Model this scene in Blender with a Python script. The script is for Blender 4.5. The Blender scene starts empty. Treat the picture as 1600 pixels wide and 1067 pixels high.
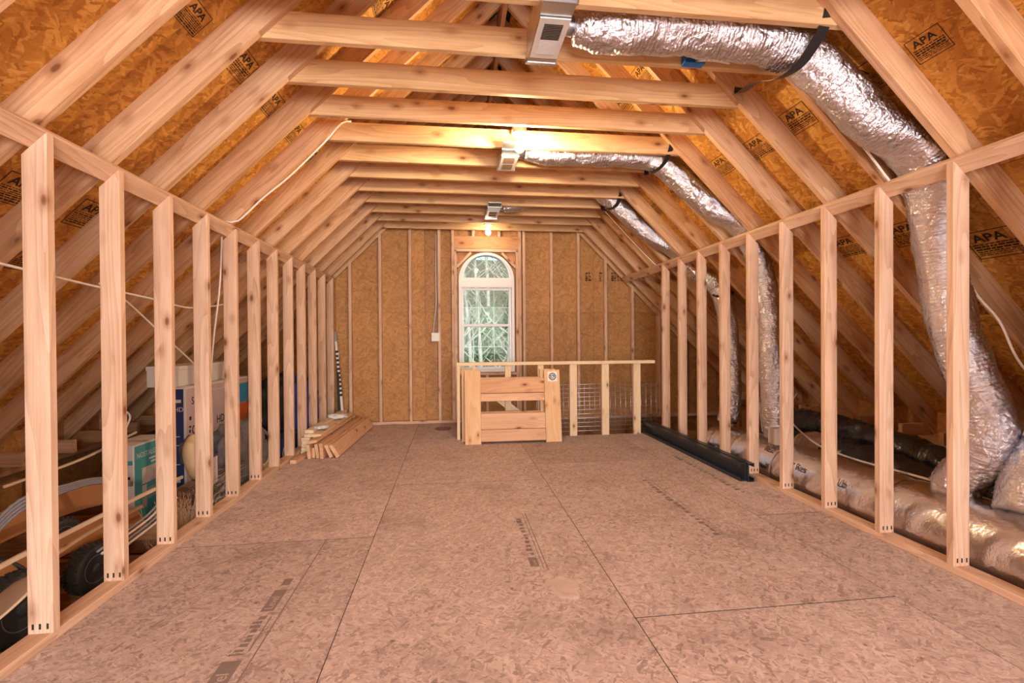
import bpy, math, random
import numpy as np
from mathutils import Matrix, Vector, noise

random.seed(7)
SC = bpy.context.scene
COL = SC.collection

# ---------------------------------------------------------------- camera
F_PX, YAW, PITCH, ROLL, CAM_H = 745.85, 0.1241, -0.0072, 0.0070, 1.1733
W_ = Vector((math.sin(YAW), math.cos(YAW), 0)); R_ = Vector((math.cos(YAW), -math.sin(YAW), 0)); Z_ = Vector((0, 0, 1))
FW = W_ * math.cos(PITCH) + Z_ * math.sin(PITCH)
UP = -W_ * math.sin(PITCH) + Z_ * math.cos(PITCH)
CX = R_ * math.cos(ROLL) - UP * math.sin(ROLL)
CY = R_ * math.sin(ROLL) + UP * math.cos(ROLL)
cam = bpy.data.cameras.new('camera'); camo = bpy.data.objects.new('camera', cam); COL.objects.link(camo)
cam.sensor_width = 36; cam.lens = F_PX / 1600 * 36; cam.clip_start = .05; cam.clip_end = 300
m = Matrix.Identity(4)
for i in range(3):
    m[i][0], m[i][1], m[i][2] = CX[i], CY[i], -FW[i]
m[0][3], m[1][3], m[2][3] = 0, 0, CAM_H
camo.matrix_world = m
SC.camera = camo

# ---------------------------------------------------------------- world, daylight, exposure
world = bpy.data.worlds.new('sky'); SC.world = world; world.use_nodes = True
wn = world.node_tree.nodes; wl = world.node_tree.links
sky = wn.new('ShaderNodeTexSky'); sky.sky_type = 'NISHITA'; sky.sun_disc = False
sky.sun_elevation = math.radians(38); sky.sun_rotation = math.radians(150); sky.air_density = 1.0; sky.dust_density = 2.0
wl.new(sky.outputs[0], wn['Background'].inputs[0]); wn['Background'].inputs[1].default_value = 0.42

def area(name, loc, rot, sx, sy, power, col):
    l = bpy.data.lights.new(name, 'AREA'); l.shape = 'RECTANGLE'; l.size = sx; l.size_y = sy; l.energy = power; l.color = col
    o = bpy.data.objects.new(name, l); COL.objects.link(o); o.location = loc; o.rotation_euler = rot
    return o
# added fill light, set in the unseen rear gable opening behind the camera
area('rear_fill', (.46, -2.93, 1.45), (math.radians(90), 0, 0), 2.6, 1.6, 320, (1, .955, .94))
BULB = 1550.0
sunl = bpy.data.lights.new('sun', 'SUN'); sunl.energy = 3.2; sunl.angle = .02; sunl.color = (1, .95, .86)
suno = bpy.data.objects.new('sun', sunl); COL.objects.link(suno)
suno.rotation_euler = (math.radians(50), 0, math.radians(-38))

SC.view_settings.view_transform = 'Standard'; SC.view_settings.look = 'None'
SC.view_settings.exposure = 0.0; SC.view_settings.gamma = 1.0; SC.view_settings.use_curve_mapping = False

# ---------------------------------------------------------------- helpers
WM = {}
def lnk(o, M=None, parent=None):
    COL.objects.link(o)
    M = M if M is not None else Matrix.Identity(4)
    WM[o.name] = M
    if parent is not None:
        o.parent = parent
        o.matrix_basis = WM[parent.name].inverted() @ M
    else:
        o.matrix_basis = M
    return o
def tag(o, label=None, cat=None, group=None, kind=None):
    if label: o['label'] = label
    if cat: o['category'] = cat
    if group: o['group'] = group
    if kind: o['kind'] = kind
    return o
def root(name, loc=(0, 0, 0), label=None, cat=None, group=None, kind=None, rz=0):
    o = bpy.data.objects.new(name, None); o.empty_display_size = .1
    lnk(o, Matrix.Translation(loc) @ Matrix.Rotation(rz, 4, 'Z'))
    return tag(o, label, cat, group, kind)
def mesh(name, verts, faces, mat=None, smooth=False):
    me = bpy.data.meshes.new(name); me.from_pydata([tuple(v) for v in verts], [], faces)
    if mat: me.materials.append(mat)
    if smooth:
        me.polygons.foreach_set('use_smooth', [True] * len(me.polygons))
    me.update(); return me
def ob(name, me, parent=None, M=None):
    return lnk(bpy.data.objects.new(name, me), M, parent)
def frame(o, x, y):
    x = Vector(x).normalized(); y = Vector(y); y = (y - x * y.dot(x)).normalized(); z = x.cross(y)
    M = Matrix.Identity(4); o = Vector(o)
    for i in range(3):
        M[i][0], M[i][1], M[i][2], M[i][3] = x[i], y[i], z[i], o[i]
    return M
BM = {}
def board_mesh(L, w, t, mat, ch=.003):
    k = (round(L, 4), round(w, 4), round(t, 4), mat.name)
    if k in BM: return BM[k]
    a, b = w / 2, t / 2
    pr = [(-a + ch, -b), (a - ch, -b), (a, -b + ch), (a, b - ch), (a - ch, b), (-a + ch, b), (-a, b - ch), (-a, -b + ch)]
    v = [(0, y, z) for y, z in pr] + [(L, y, z) for y, z in pr]
    f = [(i, (i + 1) % 8, 8 + (i + 1) % 8, 8 + i) for i in range(8)]
    f += [tuple(range(7, -1, -1)), tuple(range(8, 16))]
    BM[k] = mesh('board', v, f, mat); return BM[k]
def board(name, mat, parent, p0, p1, w, t, wdir, ch=.003):
    """lumber from p0 to p1 along its axis, w along wdir, t across"""
    p0 = Vector(p0); p1 = Vector(p1)
    return ob(name, board_mesh((p1 - p0).length, w, t, mat, ch), parent, frame(p0, p1 - p0, wdir))
def box(name, mat, parent, lo, hi, ch=.003, axis=None):
    """axis aligned piece, grain along the longest side"""
    d = [hi[i] - lo[i] for i in range(3)]
    ax = d.index(max(d)) if axis is None else axis
    c = [(hi[i] + lo[i]) / 2 for i in range(3)]
    p0 = list(c); p0[ax] = lo[ax]; p1 = list(c); p1[ax] = hi[ax]
    wa = (ax + 1) % 3; ta = (ax + 2) % 3
    wd = [0, 0, 0]; wd[wa] = 1
    return board(name, mat, parent, p0, p1, d[wa], d[ta], wd, min(ch, d[wa] * .3, d[ta] * .3))
def extrude(poly, t, mat=None, name='panel'):
    """polygon in local xy, thickness from z=0 to z=t"""
    n = len(poly)
    ar = sum(poly[i][0] * poly[(i + 1) % n][1] - poly[(i + 1) % n][0] * poly[i][1] for i in range(n))
    if ar < 0: poly = poly[::-1]
    v = [(x, y, 0) for x, y in poly] + [(x, y, t) for x, y in poly]
    f = [tuple(range(n - 1, -1, -1)), tuple(range(n, 2 * n))] + [(i, (i + 1) % n, n + (i + 1) % n, n + i) for i in range(n)]
    return mesh(name, v, f, mat)
def clip(poly, a, b, c):
    """keep a*x+b*y<=c"""
    out = []
    for i in range(len(poly)):
        p, q = poly[i], poly[(i + 1) % len(poly)]
        dp = a * p[0] + b * p[1] - c; dq = a * q[0] + b * q[1] - c
        if dp <= 0: out.append(p)
        if dp * dq < 0:
            s = dp / (dp - dq); out.append((p[0] + s * (q[0] - p[0]), p[1] + s * (q[1] - p[1])))
    return out
def spline(pts, step=.02):
    P = [Vector(p) for p in pts]
    if len(P) == 2:
        n = max(1, int((P[1] - P[0]).length / step)); return [P[0].lerp(P[1], i / n) for i in range(n + 1)]
    Q = [P[0] * 2 - P[1]] + P + [P[-1] * 2 - P[-2]]; out = []
    for i in range(1, len(Q) - 2):
        a, b, c, d = Q[i - 1:i + 3]; n = max(2, int((c - b).length / step))
        for k in range(n):
            t = k / n
            out.append(.5 * ((2 * b) + (c - a) * t + (2 * a - 5 * b + 4 * c - d) * t * t + (3 * b - a - 3 * c + d) * t ** 3))
    out.append(P[-1]); return out
def sweep(path, rad, seg=10, mat=None, name='tube', cap=True, smooth=True, scale=(1, 1), warp=None):
    """rad(i, s, ang)->radius or a number"""
    n = len(path); vs = []; fs = []; s = 0
    t0 = (path[1] - path[0]).normalized(); nrm = t0.orthogonal().normalized()
    for i, p in enumerate(path):
        t = (path[min(i + 1, n - 1)] - path[max(i - 1, 0)]).normalized()
        nrm = (nrm - t * nrm.dot(t)).normalized(); bi = t.cross(nrm)
        if i: s += (p - path[i - 1]).length
        for k in range(seg):
            a = 2 * math.pi * k / seg; r = rad(i, s, a) if callable(rad) else rad
            off = (nrm * math.cos(a) * scale[0] + bi * math.sin(a) * scale[1]) * r
            vs.append(p + (warp(p, off) if warp else off))
    for i in range(n - 1):
        for k in range(seg):
            k2 = (k + 1) % seg
            fs.append((i * seg + k, i * seg + k2, (i + 1) * seg + k2, (i + 1) * seg + k))
    if cap:
        fs.append(tuple(range(seg - 1, -1, -1))); fs.append(tuple(range((n - 1) * seg, n * seg)))
    return mesh(name, vs, fs, mat, smooth)
def lathe(prof, seg=20, mat=None, name='lathe', smooth=True):
    vs = []; fs = []
    for r, z in prof:
        for k in range(seg):
            a = 2 * math.pi * k / seg; vs.append((r * math.cos(a), r * math.sin(a), z))
    for i in range(len(prof) - 1):
        for k in range(seg):
            k2 = (k + 1) % seg; fs.append((i * seg + k, i * seg + k2, (i + 1) * seg + k2, (i + 1) * seg + k))
    fs.append(tuple(range(seg - 1, -1, -1))); fs.append(tuple(range((len(prof) - 1) * seg, len(prof) * seg)))
    return mesh(name, vs, fs, mat, smooth)
def merge(parts, mat=None, name='joined', smooth=False):
    v = []; f = []
    for pv, pf in parts:
        o = len(v); v += list(pv); f += [tuple(i + o for i in q) for q in pf]
    return mesh(name, v, f, mat, smooth)
def vf(me, M=None):
    vs = [(M @ v.co if M else v.co.copy()) for v in me.vertices]
    return vs, [tuple(p.vertices) for p in me.polygons]
def rect(x0, y0, x1, y1, z=0, t=.0004):
    v = [(x0, y0, z), (x1, y0, z), (x1, y1, z), (x0, y1, z), (x0, y0, z + t), (x1, y0, z + t), (x1, y1, z + t), (x0, y1, z + t)]
    return v, [(3, 2, 1, 0), (4, 5, 6, 7), (0, 1, 5, 4), (1, 2, 6, 5), (2, 3, 7, 6), (3, 0, 4, 7)]
def text_vf(body, size, x=0, y=0, z=0, sx=1.0, bold=.0):
    c = bpy.data.curves.new('text', 'FONT'); c.body = body; c.size = size; c.extrude = .0002; c.resolution_u = 3; c.offset = bold
    o = bpy.data.objects.new('text', c); COL.objects.link(o)
    dg = bpy.context.evaluated_depsgraph_get(); dg.update()
    me = bpy.data.meshes.new_from_object(o.evaluated_get(dg))
    r = vf(me); bpy.data.objects.remove(o); bpy.data.meshes.remove(me); bpy.data.curves.remove(c)
    return [Vector((v.x * sx + x, v.y + y, v.z + z + .0003)) for v in r[0]], r[1]

# ---------------------------------------------------------------- materials
def newmat(name):
    M = bpy.data.materials.new(name); M.use_nodes = True; nt = M.node_tree
    return M, nt, nt.nodes['Principled BSDF']
def N(nt, typ, **kw):
    n = nt.nodes.new(typ)
    for k, v in kw.items():
        if k.startswith('i_'): n.inputs[k[2:]].default_value = v
        else: setattr(n, k, v)
    return n
def L(nt, a, b): nt.links.new(a, b)
def ramp(nt, fac, stops):
    r = N(nt, 'ShaderNodeValToRGB'); e = r.color_ramp.elements
    while len(e) > 1: e.remove(e[-1])
    e[0].position, e[0].color = stops[0][0], (*stops[0][1], 1)
    for p, c in stops[1:]:
        x = e.new(p); x.color = (*c, 1)
    L(nt, fac, r.inputs[0]); return r.outputs[0]
def mixc(nt, fac, a, b, mode='MIX'):
    n = N(nt, 'ShaderNodeMixRGB', blend_type=mode)
    for s, v in zip(n.inputs, (fac, a, b)):
        if hasattr(v, 'is_linked'): L(nt, v, s)
        elif isinstance(v, tuple): s.default_value = (*v, 1)
        else: s.default_value = v
    return n.outputs[0]
def math_(nt, op, a, b=0.0, c=None):
    n = N(nt, 'ShaderNodeMath', operation=op)
    for s, v in zip(n.inputs, (a, b) if c is None else (a, b, c)):
        if hasattr(v, 'is_linked'): L(nt, v, s)
        else: s.default_value = v
    return n.outputs[0]
def coords(nt, scale=(1, 1, 1), rnd=40.0, rot=(0, 0, 0)):
    tc = N(nt, 'ShaderNodeTexCoord'); oi = N(nt, 'ShaderNodeObjectInfo')
    s = math_(nt, 'MULTIPLY', oi.outputs['Random'], rnd)
    ad = N(nt, 'ShaderNodeVectorMath', operation='ADD'); L(nt, tc.outputs['Object'], ad.inputs[0]); L(nt, s, ad.inputs[1])
    mp = N(nt, 'ShaderNodeMapping'); L(nt, ad.outputs[0], mp.inputs[0]); mp.inputs['Scale'].default_value = scale; mp.inputs['Rotation'].default_value = rot
    return mp.outputs[0], oi.outputs['Random'], ad.outputs[0]
def mapping(nt, v, scale, rot=(0, 0, 0)):
    mp = N(nt, 'ShaderNodeMapping'); L(nt, v, mp.inputs[0]); mp.inputs['Scale'].default_value = scale; mp.inputs['Rotation'].default_value = rot
    return mp.outputs[0]
def noise_(nt, v, sc=1.0, det=3.0, rough=.55):
    n = N(nt, 'ShaderNodeTexNoise'); L(nt, v, n.inputs['Vector']); n.inputs['Scale'].default_value = sc; n.inputs['Detail'].default_value = det; n.inputs['Roughness'].default_value = rough
    return n.outputs['Fac']

def lumber(name, light, dark, tintA, tintB, knot=(.20, .075, .03), rough=.62):
    M, nt, b = newmat(name)
    _, rnd, v = coords(nt)
    # cathedral growth rings: contour lines of a stretched noise
    g = noise_(nt, mapping(nt, v, (.55, 7.5, 7.5)), 1.0, 1.5, .4)
    rings = math_(nt, 'FRACT', math_(nt, 'MULTIPLY', g, 13.0))
    rings = math_(nt, 'POWER', rings, 1.6)
    fine = noise_(nt, mapping(nt, v, (5, 170, 170)), 1.0, 2.0, .6)
    blot = noise_(nt, mapping(nt, v, (1.6, 6, 6)), 1.0, 3.0, .6)
    f = math_(nt, 'ADD', math_(nt, 'MULTIPLY', rings, .30), math_(nt, 'MULTIPLY', fine, .50))
    f = math_(nt, 'ADD', f, math_(nt, 'MULTIPLY', math_(nt, 'SUBTRACT', blot, .5), .95))
    col = ramp(nt, f, [(.08, light), (.85, dark)])
    tint = ramp(nt, rnd, [(0, tintA), (.5, (1, 1, 1)), (1, tintB)])
    col = mixc(nt, 1.0, col, tint, 'MULTIPLY')
    # knots
    dist = N(nt, 'ShaderNodeTexVoronoi', feature='F1'); 
    vv = mapping(nt, v, (5.2, 11, 11)); L(nt, vv, dist.inputs['Vector']); dist.inputs['Scale'].default_value = 1.0
    kn = N(nt, 'ShaderNodeMapRange', interpolation_type='SMOOTHSTEP'); L(nt, dist.outputs['Distance'], kn.inputs[0])
    kn.inputs[1].default_value = .08; kn.inputs[2].default_value = .17; kn.inputs[3].default_value = 1; kn.inputs[4].default_value = 0
    sep = N(nt, 'ShaderNodeSeparateColor'); L(nt, dist.outputs['Color'], sep.inputs[0])
    on = math_(nt, 'GREATER_THAN', sep.outputs[0], .52)
    k1 = math_(nt, 'MULTIPLY', math_(nt, 'MULTIPLY', kn.outputs[0], on), .88)
    halo = N(nt, 'ShaderNodeMapRange', interpolation_type='SMOOTHSTEP'); L(nt, dist.outputs['Distance'], halo.inputs[0])
    halo.inputs[1].default_value = .10; halo.inputs[2].default_value = .40; halo.inputs[3].default_value = .6; halo.inputs[4].default_value = 0
    col = mixc(nt, math_(nt, 'MULTIPLY', halo.outputs[0], on), col, mixc(nt, 1.0, dark, (.78, .62, .52), 'MULTIPLY'))
    col = mixc(nt, k1, col, knot)
    L(nt, col, b.inputs['Base Color']); b.inputs['Roughness'].default_value = rough
    b.inputs['Specular IOR Level'].default_value = .25
    bp = N(nt, 'ShaderNodeBump'); bp.inputs['Strength'].default_value = .12; bp.inputs['Distance'].default_value = .004
    L(nt, f, bp.inputs['Height']); L(nt, bp.outputs[0], b.inputs['Normal'])
    return M
def osb(name, c, sc=1.0, rough=.6, stain=None, contrast=1.0, rnd=40.0, bump=.25):
    """c = dark, mid, light, pale; overlapping long flakes"""
    M, nt, b = newmat(name)
    _, rndv, v = coords(nt, rnd=rnd)
    wv = N(nt, 'ShaderNodeTexNoise'); L(nt, v, wv.inputs['Vector']); wv.inputs['Scale'].default_value = 9 * sc
    wob = N(nt, 'ShaderNodeVectorMath', operation='MULTIPLY_ADD'); L(nt, wv.outputs['Color'], wob.inputs[0]); wob.inputs[1].default_value = (.03, .03, 0); L(nt, v, wob.inputs[2])
    best = tone = None
    for a, sx, sy in ((12, 9, 42), (58, 11, 38), (101, 8, 36), (149, 12, 46), (33, 15, 60), (128, 7, 30)):
        vo = N(nt, 'ShaderNodeTexVoronoi', feature='F1'); vo.voronoi_dimensions = '2D'
        L(nt, mapping(nt, mapping(nt, wob.outputs[0], (1, 1, 1), (0, 0, math.radians(a))), (sx * sc, sy * sc, 1)), vo.inputs['Vector']); vo.inputs['Scale'].default_value = 1.0
        s = N(nt, 'ShaderNodeSeparateColor'); L(nt, vo.outputs['Color'], s.inputs[0])
        h = math_(nt, 'SUBTRACT', s.outputs[0], math_(nt, 'MULTIPLY', vo.outputs['Distance'], .45))
        if best is None: best, tone = h, s.outputs[1]
        else:
            gt = math_(nt, 'GREATER_THAN', h, best)
            tone = math_(nt, 'ADD', math_(nt, 'MULTIPLY', gt, s.outputs[1]), math_(nt, 'MULTIPLY', math_(nt, 'SUBTRACT', 1.0, gt), tone))
            best = math_(nt, 'MAXIMUM', best, h)
    fib = noise_(nt, mapping(nt, wob.outputs[0], (22 * sc, 75 * sc, 35), (0, 0, .6)), 1.0, 4.0, .75)
    big = noise_(nt, v, 1.3, 3.0, .55)
    t = math_(nt, 'ADD', math_(nt, 'MULTIPLY', math_(nt, 'SUBTRACT', tone, .5), 0.62 * contrast), math_(nt, 'MULTIPLY', math_(nt, 'SUBTRACT', fib, .5), .6 * contrast))
    t = math_(nt, 'ADD', t, math_(nt, 'MULTIPLY', math_(nt, 'SUBTRACT', big, .5), .45 * contrast))
    t = math_(nt, 'ADD', t, .5)
    col = ramp(nt, t, [(0.0, c[0]), (.38, c[1]), (.68, c[2]), (1.0, c[3])])
    tint = ramp(nt, rndv, [(0, (.9, .88, .86)), (1, (1.06, 1.04, 1.02))]); col = mixc(nt, 1.0, col, tint, 'MULTIPLY')
    if stain:
        st = noise_(nt, v, 3.1, 5.0, .65)
        mr = N(nt, 'ShaderNodeMapRange'); L(nt, st, mr.inputs[0]); mr.inputs[1].default_value = .52; mr.inputs[2].default_value = .76; mr.inputs[4].default_value = .55
        col = mixc(nt, mr.outputs[0], col, stain)
        sp = N(nt, 'ShaderNodeTexVoronoi', feature='F1'); L(nt, v, sp.inputs['Vector']); sp.inputs['Scale'].default_value = 7.0
        mr2 = N(nt, 'ShaderNodeMapRange'); L(nt, sp.outputs['Distance'], mr2.inputs[0]); mr2.inputs[1].default_value = .03; mr2.inputs[2].default_value = .09; mr2.inputs[3].default_value = .7; mr2.inputs[4].default_value = 0
        col = mixc(nt, mr2.outputs[0], col, (.12, .07, .05))
    L(nt, col, b.inputs['Base Color']); b.inputs['Roughness'].default_value = rough; b.inputs['Specular IOR Level'].default_value = .3
    bp = N(nt, 'ShaderNodeBump'); bp.inputs['Strength'].default_value = bump; bp.inputs['Distance'].default_value = .003
    L(nt, t, bp.inputs['Height']); L(nt, bp.outputs[0], b.inputs['Normal'])
    return M
def plain(name, col, rough=.5, metal=0.0, emit=None, spec=.4, mottle=0.0, bump=0.0, bscale=40, bstr=(1, 1, 1), coat=0):
    M, nt, b = newmat(name)
    b.inputs['Roughness'].default_value = rough; b.inputs['Metallic'].default_value = metal; b.inputs['Specular IOR Level'].default_value = spec
    b.inputs['Coat Weight'].default_value = coat
    _, rnd, v = coords(nt)
    n = noise_(nt, v, 6.0, 4.0, .6)
    k = mottle
    c = ramp(nt, n, [(.2, tuple(x * (1 - k) for x in col)), (.8, tuple(min(1, x * (1 + k)) for x in col))])
    L(nt, c, b.inputs['Base Color'])
    if bump:
        h = noise_(nt, mapping(nt, v, bstr), bscale, 4.0, .6)
        bp = N(nt, 'ShaderNodeBump'); bp.inputs['Strength'].default_value = bump; bp.inputs['Distance'].default_value = .01
        L(nt, h, bp.inputs['Height']); L(nt, bp.outputs[0], b.inputs['Normal'])
    if emit:
        b.inputs['Emission Color'].default_value = (*emit[0], 1); b.inputs['Emission Strength'].default_value = emit[1]
    return M
def foil(name, col, rough, bs, bstr, wr=1.0):
    M, nt, b = newmat(name)
    b.inputs['Metallic'].default_value = 1; b.inputs['Roughness'].default_value = rough
    b.inputs['Base Color'].default_value = (*col, 1)
    _, rnd, v = coords(nt)
    vo = N(nt, 'ShaderNodeTexVoronoi', feature='DISTANCE_TO_EDGE')
    ws = N(nt, 'ShaderNodeTexNoise'); L(nt, v, ws.inputs['Vector']); ws.inputs['Scale'].default_value = 14
    wb = N(nt, 'ShaderNodeVectorMath', operation='MULTIPLY_ADD'); L(nt, ws.outputs['Color'], wb.inputs[0]); wb.inputs[1].default_value = (.06,) * 3; L(nt, v, wb.inputs[2])
    L(nt, mapping(nt, wb.outputs[0], bstr), vo.inputs['Vector']); vo.inputs['Scale'].default_value = bs
    n = noise_(nt, mapping(nt, v, bstr), bs * 1.6, 5.0, .65)
    h = math_(nt, 'ADD', math_(nt, 'MULTIPLY', vo.outputs['Distance'], .8), math_(nt, 'MULTIPLY', n, 1.0))
    bp = N(nt, 'ShaderNodeBump'); bp.inputs['Strength'].default_value = wr; bp.inputs['Distance'].default_value = .012
    L(nt, h, bp.inputs['Height']); L(nt, bp.outputs[0], b.inputs['Normal'])
    return M

M_STUD = lumber('stud_pine', (.80, .57, .42), (.46, .27, .165), (1.0, .96, .92), (.98, .9, .82))
M_RAFT = lumber('rafter_pine', (.74, .49, .31), (.40, .205, .095), (1.04, .98, .92), (.88, .76, .62))
M_TIE = lumber('tie_pine', (.78, .52, .29), (.46, .25, .105), (1.0, .97, .92), (.95, .86, .74))
M_RED = lumber('red_board', (.80, .515, .33), (.58, .33, .185), (1.04, 1, .96), (.9, .8, .7))
M_PALE = lumber('pale_trim', (.88, .70, .48), (.70, .50, .30), (1, 1, 1), (.95, .9, .84))
M_HEAD = lumber('header_wood', (.66, .36, .18), (.42, .19, .08), (1, 1, 1), (.95, .9, .85))
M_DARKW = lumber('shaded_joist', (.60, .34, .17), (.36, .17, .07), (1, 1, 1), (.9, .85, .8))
M_ROOF = osb('roof_osb', [(.28, .10, .016), (.48, .215, .04), (.62, .31, .066), (.78, .47, .15)], 1.15, .55)
M_WALL = osb('wall_osb', [(.26, .11, .035), (.43, .21, .072), (.54, .285, .105), (.68, .41, .18)], 1.15, .55, contrast=.7)
M_FLOOR = osb('floor_osb', [(.215, .155, .14), (.53, .41, .378), (.64, .515, .48), (.79, .68, .645)], 2.3, .7, stain=(.27, .20, .18), contrast=1.0, bump=.12)
M_BLOCK = plain('light_block', (.03, .03, .03), .9)
M_GYP = plain('drywall_back', (.34, .24, .17), .95, mottle=.3)
M_STAMP = plain('stamp_ink', (.035, .018, .008), .8)
M_STAMPF = plain('floor_ink', (.25, .19, .17), .85, mottle=.25)
M_STAMPL = plain('floor_ink_gap', (.50, .38, .32), .85)
M_PVC = plain('white_vinyl', (.86, .86, .88), .35)
M_WHITE = plain('white_plastic', (.82, .80, .78), .4)
M_WIRE = plain('white_cable', (.82, .76, .70), .45)
M_PORC = plain('white_porcelain', (.85, .82, .78), .25)
M_BULB = plain('lit_bulb', (1, .9, .75), .3, emit=((1, .74, .44), BULB))
M_BULB2 = plain('dim_bulb', (1, .9, .75), .3, emit=((1, .76, .48), BULB * .09))
M_FLEX = foil('flex_foil', (.76, .78, .86), .20, 20, (1, 1, 1), 1.0)
M_TRUNK = foil('trunk_foil', (.74, .73, .76), .25, 9, (1, 1, 1), .55)
M_GALV = plain('galvanised', (.62, .66, .70), .28, 1.0, mottle=.15, bump=.15, bscale=9)
M_GRILL = plain('grille_paint', (.74, .72, .70), .4)
M_HOLE = plain('dark_slot', (.03, .025, .02), .8)
M_STRAP = plain('black_strap', (.018, .018, .02), .35)
M_BLKPOLY = plain('black_poly', (.022, .021, .024), .22, bump=.9, bscale=16, spec=.6)
M_BLKSTEEL = plain('black_steel', (.035, .045, .06), .38, .3, mottle=.2)
M_BLUEBOX = plain('blue_pvc', (.02, .16, .52), .35)
M_MESHW = plain('galv_wire', (.60, .62, .68), .35, .85)
M_STICKER = plain('sticker_paper', (.80, .80, .82), .4)
M_INK = plain('black_ink', (.02, .022, .03), .6)
M_RUB = plain('rubber', (.055, .052, .05), .6, bump=.4, bscale=60)
M_RIM = plain('grey_rim', (.30, .32, .36), .35, .4)
M_NAVY = plain('navy_print', (.03, .045, .16), .45)
M_LILAC = plain('lilac_print', (.62, .49, .53), .4, mottle=.08)
M_CARD = plain('cardboard', (.30, .20, .15), .85, mottle=.1)
M_BOXW = plain('white_card', (.76, .74, .73), .6, mottle=.06)
M_TEAL = plain('teal_print', (.09, .40, .42), .4)
M_PHOTO1 = plain('photo_print', (.62, .58, .52), .4, mottle=.4)
M_CYANP = plain('cyan_print', (.06, .32, .62), .4)
M_FIRE = plain('orange_print', (.55, .13, .03), .4, mottle=.5)
M_BLUEF = plain('blue_nylon', (.03, .10, .62), .42, bump=.8, bscale=10)
M_GREYF = plain('grey_canvas', (.17, .17, .19), .7, bump=.7, bscale=9, mottle=.3)
M_BLKF = plain('black_webbing', (.02, .02, .024), .6)
M_CREAM = plain('cream_foam', (.74, .58, .36), .6, mottle=.08)
M_TAPEW = plain('white_tape', (.78, .76, .74), .6)
M_GREYC = plain('grey_cable', (.30, .32, .38), .4)
M_TRIMW = plain('cream_trim', (.80, .66, .50), .5)
M_REDBOX = plain('red_card', (.32, .06, .035), .6)
M_STRAW = plain('straw', (.78, .58, .40), .6)
M_TINSEL = plain('silver_tinsel', (.52, .50, .50), .3, .8)
M_PLASTICW = plain('shrink_film', (.80, .80, .80), .2)
def glassmat():
    M, nt, b = newmat('window_glass'); nt.nodes.remove(b)
    t = N(nt, 'ShaderNodeBsdfTransparent'); t.inputs[0].default_value = (.90, .97, .95, 1)
    g = N(nt, 'ShaderNodeBsdfGlossy'); g.inputs['Roughness'].default_value = .03
    fr = N(nt, 'ShaderNodeFresnel'); fr.inputs[0].default_value = 1.45
    mx = N(nt, 'ShaderNodeMixShader'); L(nt, math_(nt, 'MULTIPLY', fr.outputs[0], .12), mx.inputs[0]); L(nt, t.outputs[0], mx.inputs[1]); L(nt, g.outputs[0], mx.inputs[2])
    L(nt, mx.outputs[0], nt.nodes['Material Output'].inputs[0]); return M
M_GLASS = glassmat()
M_BARK = plain('pale_bark', (.46, .43, .35), .9, mottle=.35, bump=.4, bscale=10)
M_LEAFY = plain('leaf_litter', (.16, .125, .075), .95, mottle=.5)
M_GRASS = plain('bank_grass', (.30, .30, .14), .95, mottle=.5)
M_ROCK = plain('rock', (.50, .48, .44), .9, mottle=.3, bump=.6, bscale=8)
M_LEAF = plain('evergreen', (.13, .20, .09), .8, mottle=.4)

# ---------------------------------------------------------------- dimensions
P = .4064
XL, XR = -1.554, 2.431            # room faces of the knee walls
ZL, ZR = 1.980, 2.022             # underside of the top plates
YL, YR = 2.060, 2.047             # front face of the first stud
CLx = .459                        # ridge line
RU = 4.042                        # rafter underside at the ridge: z = RU - |x-CLx|
YW = 6.69                         # front of far wall studs
YP = 6.78                         # far wall sheathing face
YB = -3.0                         # rear gable
YRAFT = 2.452                     # front of the rafter beside the first tie
EX = 3.735                        # eave wall offset from the ridge line
DECK = -.19                       # top of joists in the eaves
RD = .136                         # rafter depth

# ---------------------------------------------------------------- floor
floor = root('floor', (0, 0, 0), 'weathered strand board subfloor with dark seams between the knee walls', 'floor', kind='structure')
def fpanel(x0, x1, y0, y1):
    g = .0022; gy = .0035
    me = extrude([(0, 0), (x1 - x0 - 2 * g, 0), (x1 - x0 - 2 * g, y1 - y0 - 2 * gy), (0, y1 - y0 - 2 * gy)], .018, M_FLOOR)
    return ob('floor_panel', me, floor, Matrix.Translation((x0 + g, y0 + gy, -.018)))
XA, XB = XL - .10, XR + .10
panels = {}
for nm, x0, x1, cuts in (('a', XA, -.47, [YB, .47, 2.905, 5.34, YP]), ('b', -.47, .75, [YB, -1.0, 1.45, 3.9, 5.60]),
                         ('b2', -.47, .05, [5.60, YP]), ('c', .75, 1.97, [YB, -.53, 1.91, 4.38, 5.60]), ('d', 1.97, XB, [YB, .47, 2.9, 5.34, 5.60])):
    for a, b_ in zip(cuts, cuts[1:]):
        panels[(nm, a)] = fpanel(x0, x1, a, b_)
box('subfloor_blocking', M_DARKW, floor, (XA, YB, -.06), (.05, 6.7, -.02))
box('subfloor_blocking', M_DARKW, floor, (.05, YB, -.06), (XB, 5.58, -.02))
for x in (XA + .02, XB - .02):
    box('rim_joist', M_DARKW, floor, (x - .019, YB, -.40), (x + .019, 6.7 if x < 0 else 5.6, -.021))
k = -6
while 1.23 + k * P < 6.6:
    y = 1.23 + k * P
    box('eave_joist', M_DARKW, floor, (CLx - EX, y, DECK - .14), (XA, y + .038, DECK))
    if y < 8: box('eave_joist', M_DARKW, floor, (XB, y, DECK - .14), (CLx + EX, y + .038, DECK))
    k += 1
box('eave_lining', M_GYP, floor, (CLx - EX - .05, YB, DECK - .16), (XA, 6.7, DECK - .145))
box('eave_lining', M_GYP, floor, (XB, YB, DECK - .16), (CLx + EX + .05, 6.7, DECK - .145))
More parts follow.
